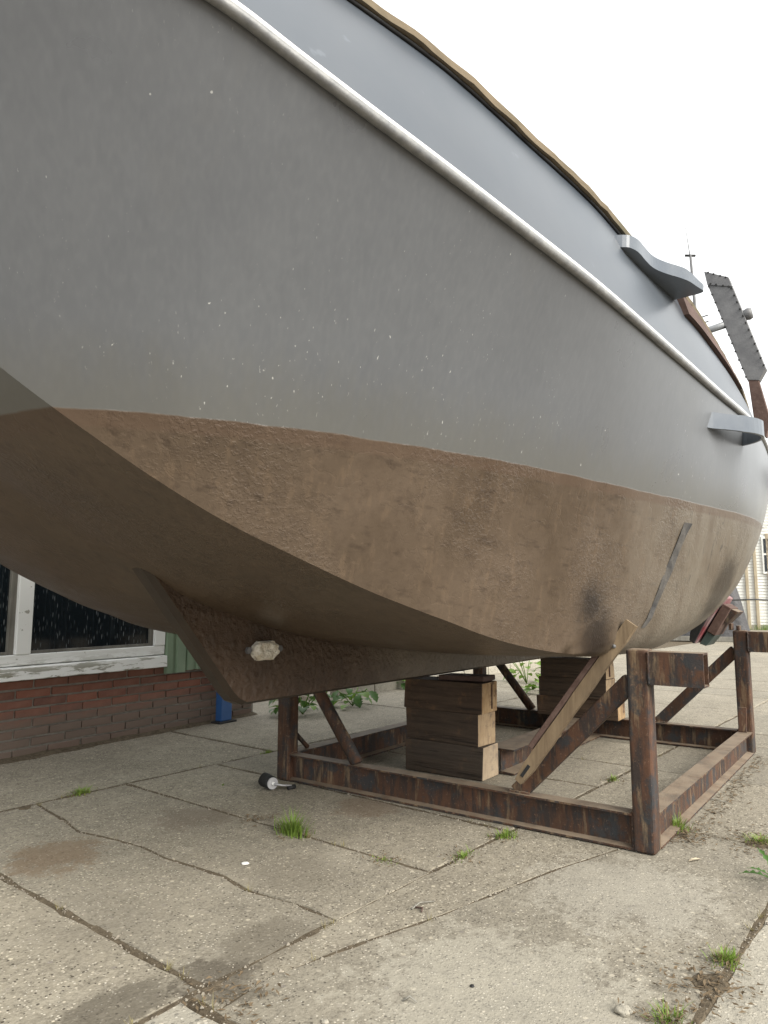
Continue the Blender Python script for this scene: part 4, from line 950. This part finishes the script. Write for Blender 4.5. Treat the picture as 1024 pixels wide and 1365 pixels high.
def ystuff(name, mat, gen, kind='stuff'):
    V = []; F = []; gen(V, F); o = mk(name, V, F, mat, None, False, None, None, False); o.rotation_euler = (0, 0, YARD_HEAD); return tag(o, kind=kind)
JOINTS = [((0.5, NA), (7, NA)), ((.6, NB), (7, NB)), ((1.25, NA), (1.25, NB)), ((2.26, NA), (2.26, NB)), ((2.87, NA), (2.87, NB)), ((3.82, NA), (3.82, NB)), ((4.41, NA), (4.41, NB)), ((3.34, -5.1), (3.34, NA)),
          ((1.2, NC), (4.5, NC)), ((3.35, NB), (3.35, NC)), ((2.75, NC), (2.75, ND)), ((1.2, NB), (1.2, NC))] + list(zip(crackA[:-1], crackA[1:])) + list(zip(crackB[:-1], crackB[1:]))
rg = random.Random(9)
def grit(V, F):
    for a, b in JOINTS:
        d = math.hypot(b[0] - a[0], b[1] - a[1])
        for i in range(int(d * 150)):
            q = rg.random(); s = a[0] + (b[0] - a[0]) * q + rg.gauss(0, .02); n_ = a[1] + (b[1] - a[1]) * q + rg.gauss(0, .02); r_ = rg.uniform(.0012, .0042) * (1 if rg.random() < .93 else 2)
            c = len(V)
            for dx, dy, dz in ((1, 0, 0), (-1, 0, 0), (0, 1, 0), (0, -1, 0), (0, 0, 1), (0, 0, -1)):
                k = r_ * rg.uniform(.7, 1.2); V.append((s + dx * k, -n_ + dy * k, .001 + dz * k * .8))
            F.extend([(c, c + 2, c + 4), (c + 2, c + 1, c + 4), (c + 1, c + 3, c + 4), (c + 3, c, c + 4), (c + 2, c, c + 5), (c + 1, c + 2, c + 5), (c + 3, c + 1, c + 5), (c, c + 3, c + 5)])
    for i in range(900):
        s, n_ = rg.uniform(.6, 4.2), rg.uniform(-4.4, .6); r_ = rg.uniform(.001, .003); c = len(V)
        for dx, dy, dz in ((1, 0, 0), (-1, 0, 0), (0, 1, 0), (0, -1, 0), (0, 0, 1), (0, 0, -1)):
            k = r_ * rg.uniform(.7, 1.2); V.append((s + dx * k, -n_ + dy * k, .001 + dz * k * .8))
        F.extend([(c, c + 2, c + 4), (c + 2, c + 1, c + 4), (c + 1, c + 3, c + 4), (c + 3, c, c + 4), (c + 2, c, c + 5), (c + 1, c + 2, c + 5), (c + 3, c + 1, c + 5), (c, c + 3, c + 5)])
ystuff('gravel', 'gravel', grit)
def soil(V, F):
    def rib(a, b, w0):
        d = math.hypot(b[0] - a[0], b[1] - a[1]); k = max(2, int(d / .03)); tx, ty = (b[0] - a[0]) / d, (b[1] - a[1]) / d; base = len(V)
        for i in range(k + 1):
            q = i / k; s = a[0] + (b[0] - a[0]) * q; n_ = a[1] + (b[1] - a[1]) * q
            w = w0 * (.55 + .9 * max(0, mnoise.noise((s * 5, n_ * 5, 7)) + .35) + .5 * abs(mnoise.noise((s * 28, n_ * 28, 2)))); z = -.0015 + .004 * mnoise.noise((s * 4, n_ * 4, 11))
            o1, o2 = w * (1 + .5 * mnoise.noise((s * 31, n_ * 31, 5))), w * (1 + .5 * mnoise.noise((s * 31, n_ * 31, 9)))
            V.extend([(s - ty * o1, -(n_ + tx * o1), -.012), (s - ty * o1 * .5, -(n_ + tx * o1 * .5), z), (s + ty * o2 * .5, -(n_ - tx * o2 * .5), z), (s + ty * o2, -(n_ - tx * o2), -.012)])
        for i in range(k):
            for j in range(3): c = base + 4 * i + j; F.append((c, c + 1, c + 5, c + 4))
    cr_ = set(list(zip(crackA[:-1], crackA[1:])) + list(zip(crackB[:-1], crackB[1:])))
    for a, b in JOINTS: rib(a, b, .011 if (a, b) in cr_ else .02)
ystuff('joint_soil', 'soil', soil)
def patch(V, F, s0, n0, r_, h, seed, asp=1.0):
    rr = random.Random(seed); base = len(V); K = 40; V.append((s0, -n0, h))
    for ring_ in (.45, .8, 1.0):
        for i in range(K):
            a = 6.283 * i / K; rad = r_ * ring_ * (1 + .35 * mnoise.noise((math.cos(a) * 2 + seed, math.sin(a) * 2, 0)) + .15 * mnoise.noise((math.cos(a) * 7, math.sin(a) * 7, seed)))
            V.append((s0 + rad * math.cos(a) * asp, -(n0 + rad * math.sin(a)), h * (1 - ring_ ** 2) - (.004 if ring_ == 1 else 0) + h * .5 * mnoise.noise((a * 3, ring_ * 9, seed)) * (ring_ < 1)))
    for i in range(K):
        j = (i + 1) % K; F.append((base, base + 1 + i, base + 1 + j))
        for k in range(2): F.append((base + 1 + k * K + i, base + 1 + (k + 1) * K + i, base + 1 + (k + 1) * K + j, base + 1 + k * K + j))
def dirt(V, F):
    for a in ((1.26, -1.60, .03, .003, 1, 1.4), (2.10, -.60, .05, .005, 3, 1.3), (3.36, -.74, .06, .005, 4, .9), (3.28, -1.03, .05, .005, 6, 1.2), (1.70, -3.62, .03, .003, 8, 1)): patch(V, F, *a)
ystuff('dirt_patch', 'soil', dirt)
def litter(V, F):
    def flake(s, n_, L_, w, z):
        a = rg.uniform(0, 6.283); c, d = math.cos(a), math.sin(a); b = len(V); t1, t2 = rg.uniform(0, .006), rg.uniform(0, .006)
        V.extend([(s - c * L_, -n_ - d * L_, z), (s - d * w, -n_ + c * w, z + t1), (s + c * L_, -n_ + d * L_, z + t2), (s + d * w, -n_ - c * w, z + t1 * .4)]); F.append((b, b + 1, b + 2, b + 3))
    a0, a1 = yard(to_world(1.3, 1.33)), yard(to_world(3.3, 1.33))
    for i in range(420):
        q = rg.random(); flake(a0[0] + (a1[0] - a0[0]) * q + rg.gauss(0, .05), a0[1] + (a1[1] - a0[1]) * q + abs(rg.gauss(0, .05)) - .02, rg.uniform(.006, .016), rg.uniform(.002, .005), rg.uniform(.002, .010))
    for cs_, cn_, k, sp in ((2.08, -.60, 170, .07), (3.36, -.75, 220, .10), (3.25, -1.03, 160, .07), (2.28, -2.60, 60, .04), (1.25, -1.50, 90, .06), (1.85, -.62, 50, .05)):
        for i in range(k): flake(cs_ + rg.gauss(0, sp), cn_ + rg.gauss(0, sp), rg.uniform(.005, .016), rg.uniform(.0015, .005), rg.uniform(.002, .013))
    for tx_, ty_ in ((-1.58, 3.85), (-.39, 3.20), (0, 2.89), (.31, 2.93), (.51, 3.16), (1.29, 3.27), (1.56, 3.10), (.95, 2.12), (.68, 1.84), (1.28, 4.12)):
        p = yard((tx_, ty_))
        for i in range(45): flake(p[0] + rg.gauss(0, .045), p[1] + rg.gauss(0, .045), rg.uniform(.004, .013), rg.uniform(.0012, .004), rg.uniform(.001, .008))
    for i in range(260):
        x = rg.uniform(-1.6, 2.2); p = yard(wall_w(x, -abs(rg.gauss(0, .05)) - .02)); flake(p[0], p[1], rg.uniform(.004, .014), rg.uniform(.0015, .005), rg.uniform(.002, .02))
ystuff('plant_litter', 'debris', litter)
def wallsoil(V, F):
    K = 90
    for i in range(K + 1):
        x = -2.2 + 4.46 * i / K; w = .06 + .05 * abs(mnoise.noise((x * 3, 0, 0))) + .02 * mnoise.noise((x * 14, 1, 0)); h = .018 + .012 * mnoise.noise((x * 5, 2, 0))
        for y, z in ((.03, h + .006), (-w * .5, h * .6), (-w, -.004)): p = yard(wall_w(x, y)); V.append((p[0], -p[1], z))
    for i in range(K): F.extend([(3 * i, 3 * i + 1, 3 * i + 4, 3 * i + 3), (3 * i + 1, 3 * i + 2, 3 * i + 5, 3 * i + 4)])
ystuff('wall_foot_soil', 'soil', wallsoil)

def weeds(V, F):
    rw = random.Random(21)
    for a, b in JOINTS:
        d = math.hypot(b[0] - a[0], b[1] - a[1])
        for c in range(int(d * 5)):
            q = rw.random(); s0, n0 = a[0] + (b[0] - a[0]) * q + rw.gauss(0, .006), a[1] + (b[1] - a[1]) * q + rw.gauss(0, .006)
            if mnoise.noise((s0 * 1.7, n0 * 1.7, 4)) < .0: continue
            for k in range(rw.randint(4, 14)):
                al = rw.uniform(0, 6.283); h = rw.uniform(.006, .028); r_ = rw.uniform(0, .014); w = rw.uniform(.0008, .0018); x, y = s0 + r_ * math.cos(al), -n0 + r_ * math.sin(al); i = len(V); ln = h * rw.uniform(.3, 1.1)
                V.extend([(x - math.sin(al) * w, y + math.cos(al) * w, -.002), (x + math.sin(al) * w, y - math.cos(al) * w, -.002), (x + math.cos(al) * ln, y + math.sin(al) * ln, h)]); F.append((i, i + 1, i + 2))
ystuff('joint_weeds', 'strawgrass', weeds)

def twig(loc, yaw, L_, label, fork=True):
    o = empty('twig', loc, yaw); tag(o, label, 'twig')
    tube('stalk', [(0, 0, .004), (L_ * .4, .006, .012), (L_, -.004, .005)], .003, 'greywood', o, 5, [.0035, .003, .0015])
    if fork: tube('fork', [(L_ * .15, .002, .006), (L_ * .3, -.02, .006), (L_ * .12, -.035, .004)], .003, 'brownwood', o, 5)
twig((.09, 2.45, 0), R(38), .10, 'forked pale twig lying along the crack in the concrete')
twig((.05, 1.92, 0), R(-15), .035, 'short dark twig on the nearest concrete', False)
twig((1.62, 3.72, 0), R(-25), .09, 'dark twig on the slab right of the cradle', False)
def pebble(loc, r_, mat, label, cat='stone', sq=.55):
    bm = bmesh.new(); bmesh.ops.create_icosphere(bm, subdivisions=3, radius=r_)
    for v in bm.verts: v.co *= 1 + .3 * mnoise.noise(v.co * (1.6 / r_)); v.co.z *= sq
    o = from_bm('stone', bm, [mat], None, True); o.location = (loc[0], loc[1], r_ * sq * .6); o.rotation_euler = (0, 0, r_ * 77); tag(o, label, cat)
pebble((-.53, 2.86), .014, 'white', 'flat white chip lying on the middle slab', 'chip', .25)
pebble((.585, 1.87), .020, 'slabp', 'rough brown stone beside the nearest grass tuft')
pebble((.23, 1.99), .006, 'rubber', 'small dark pebble on the concrete near the bottom')
pebble((-.14, 1.83), .009, 'slabp', 'pale pebble beside the damp patch')
lf = bpy.data.meshes.new('dry_leaf'); lf.from_pydata([(-.035, 0, .003), (-.01, -.010, .008), (.02, -.007, .006), (.035, 0, .003), (.015, .008, .008), (-.015, .009, .006)], [], [(0, 1, 2, 3, 4, 5)]); lf.materials.append(M['beige'])
dl = link('dry_leaf', lf); dl.location = (1.2, 2.89, 0); dl.rotation_euler = (0, 0, R(25)); tag(dl, 'pale dry leaf on the slab in front of the near right post', 'leaf')
lying = box('lying_plank', bar8((2.1, 11.2, .06), (3.3, 12.9, .06), .14, .05), 'beige', None, .006, 1); tag(lying, 'pale weathered plank lying on the yard beyond the far stack', 'plank')
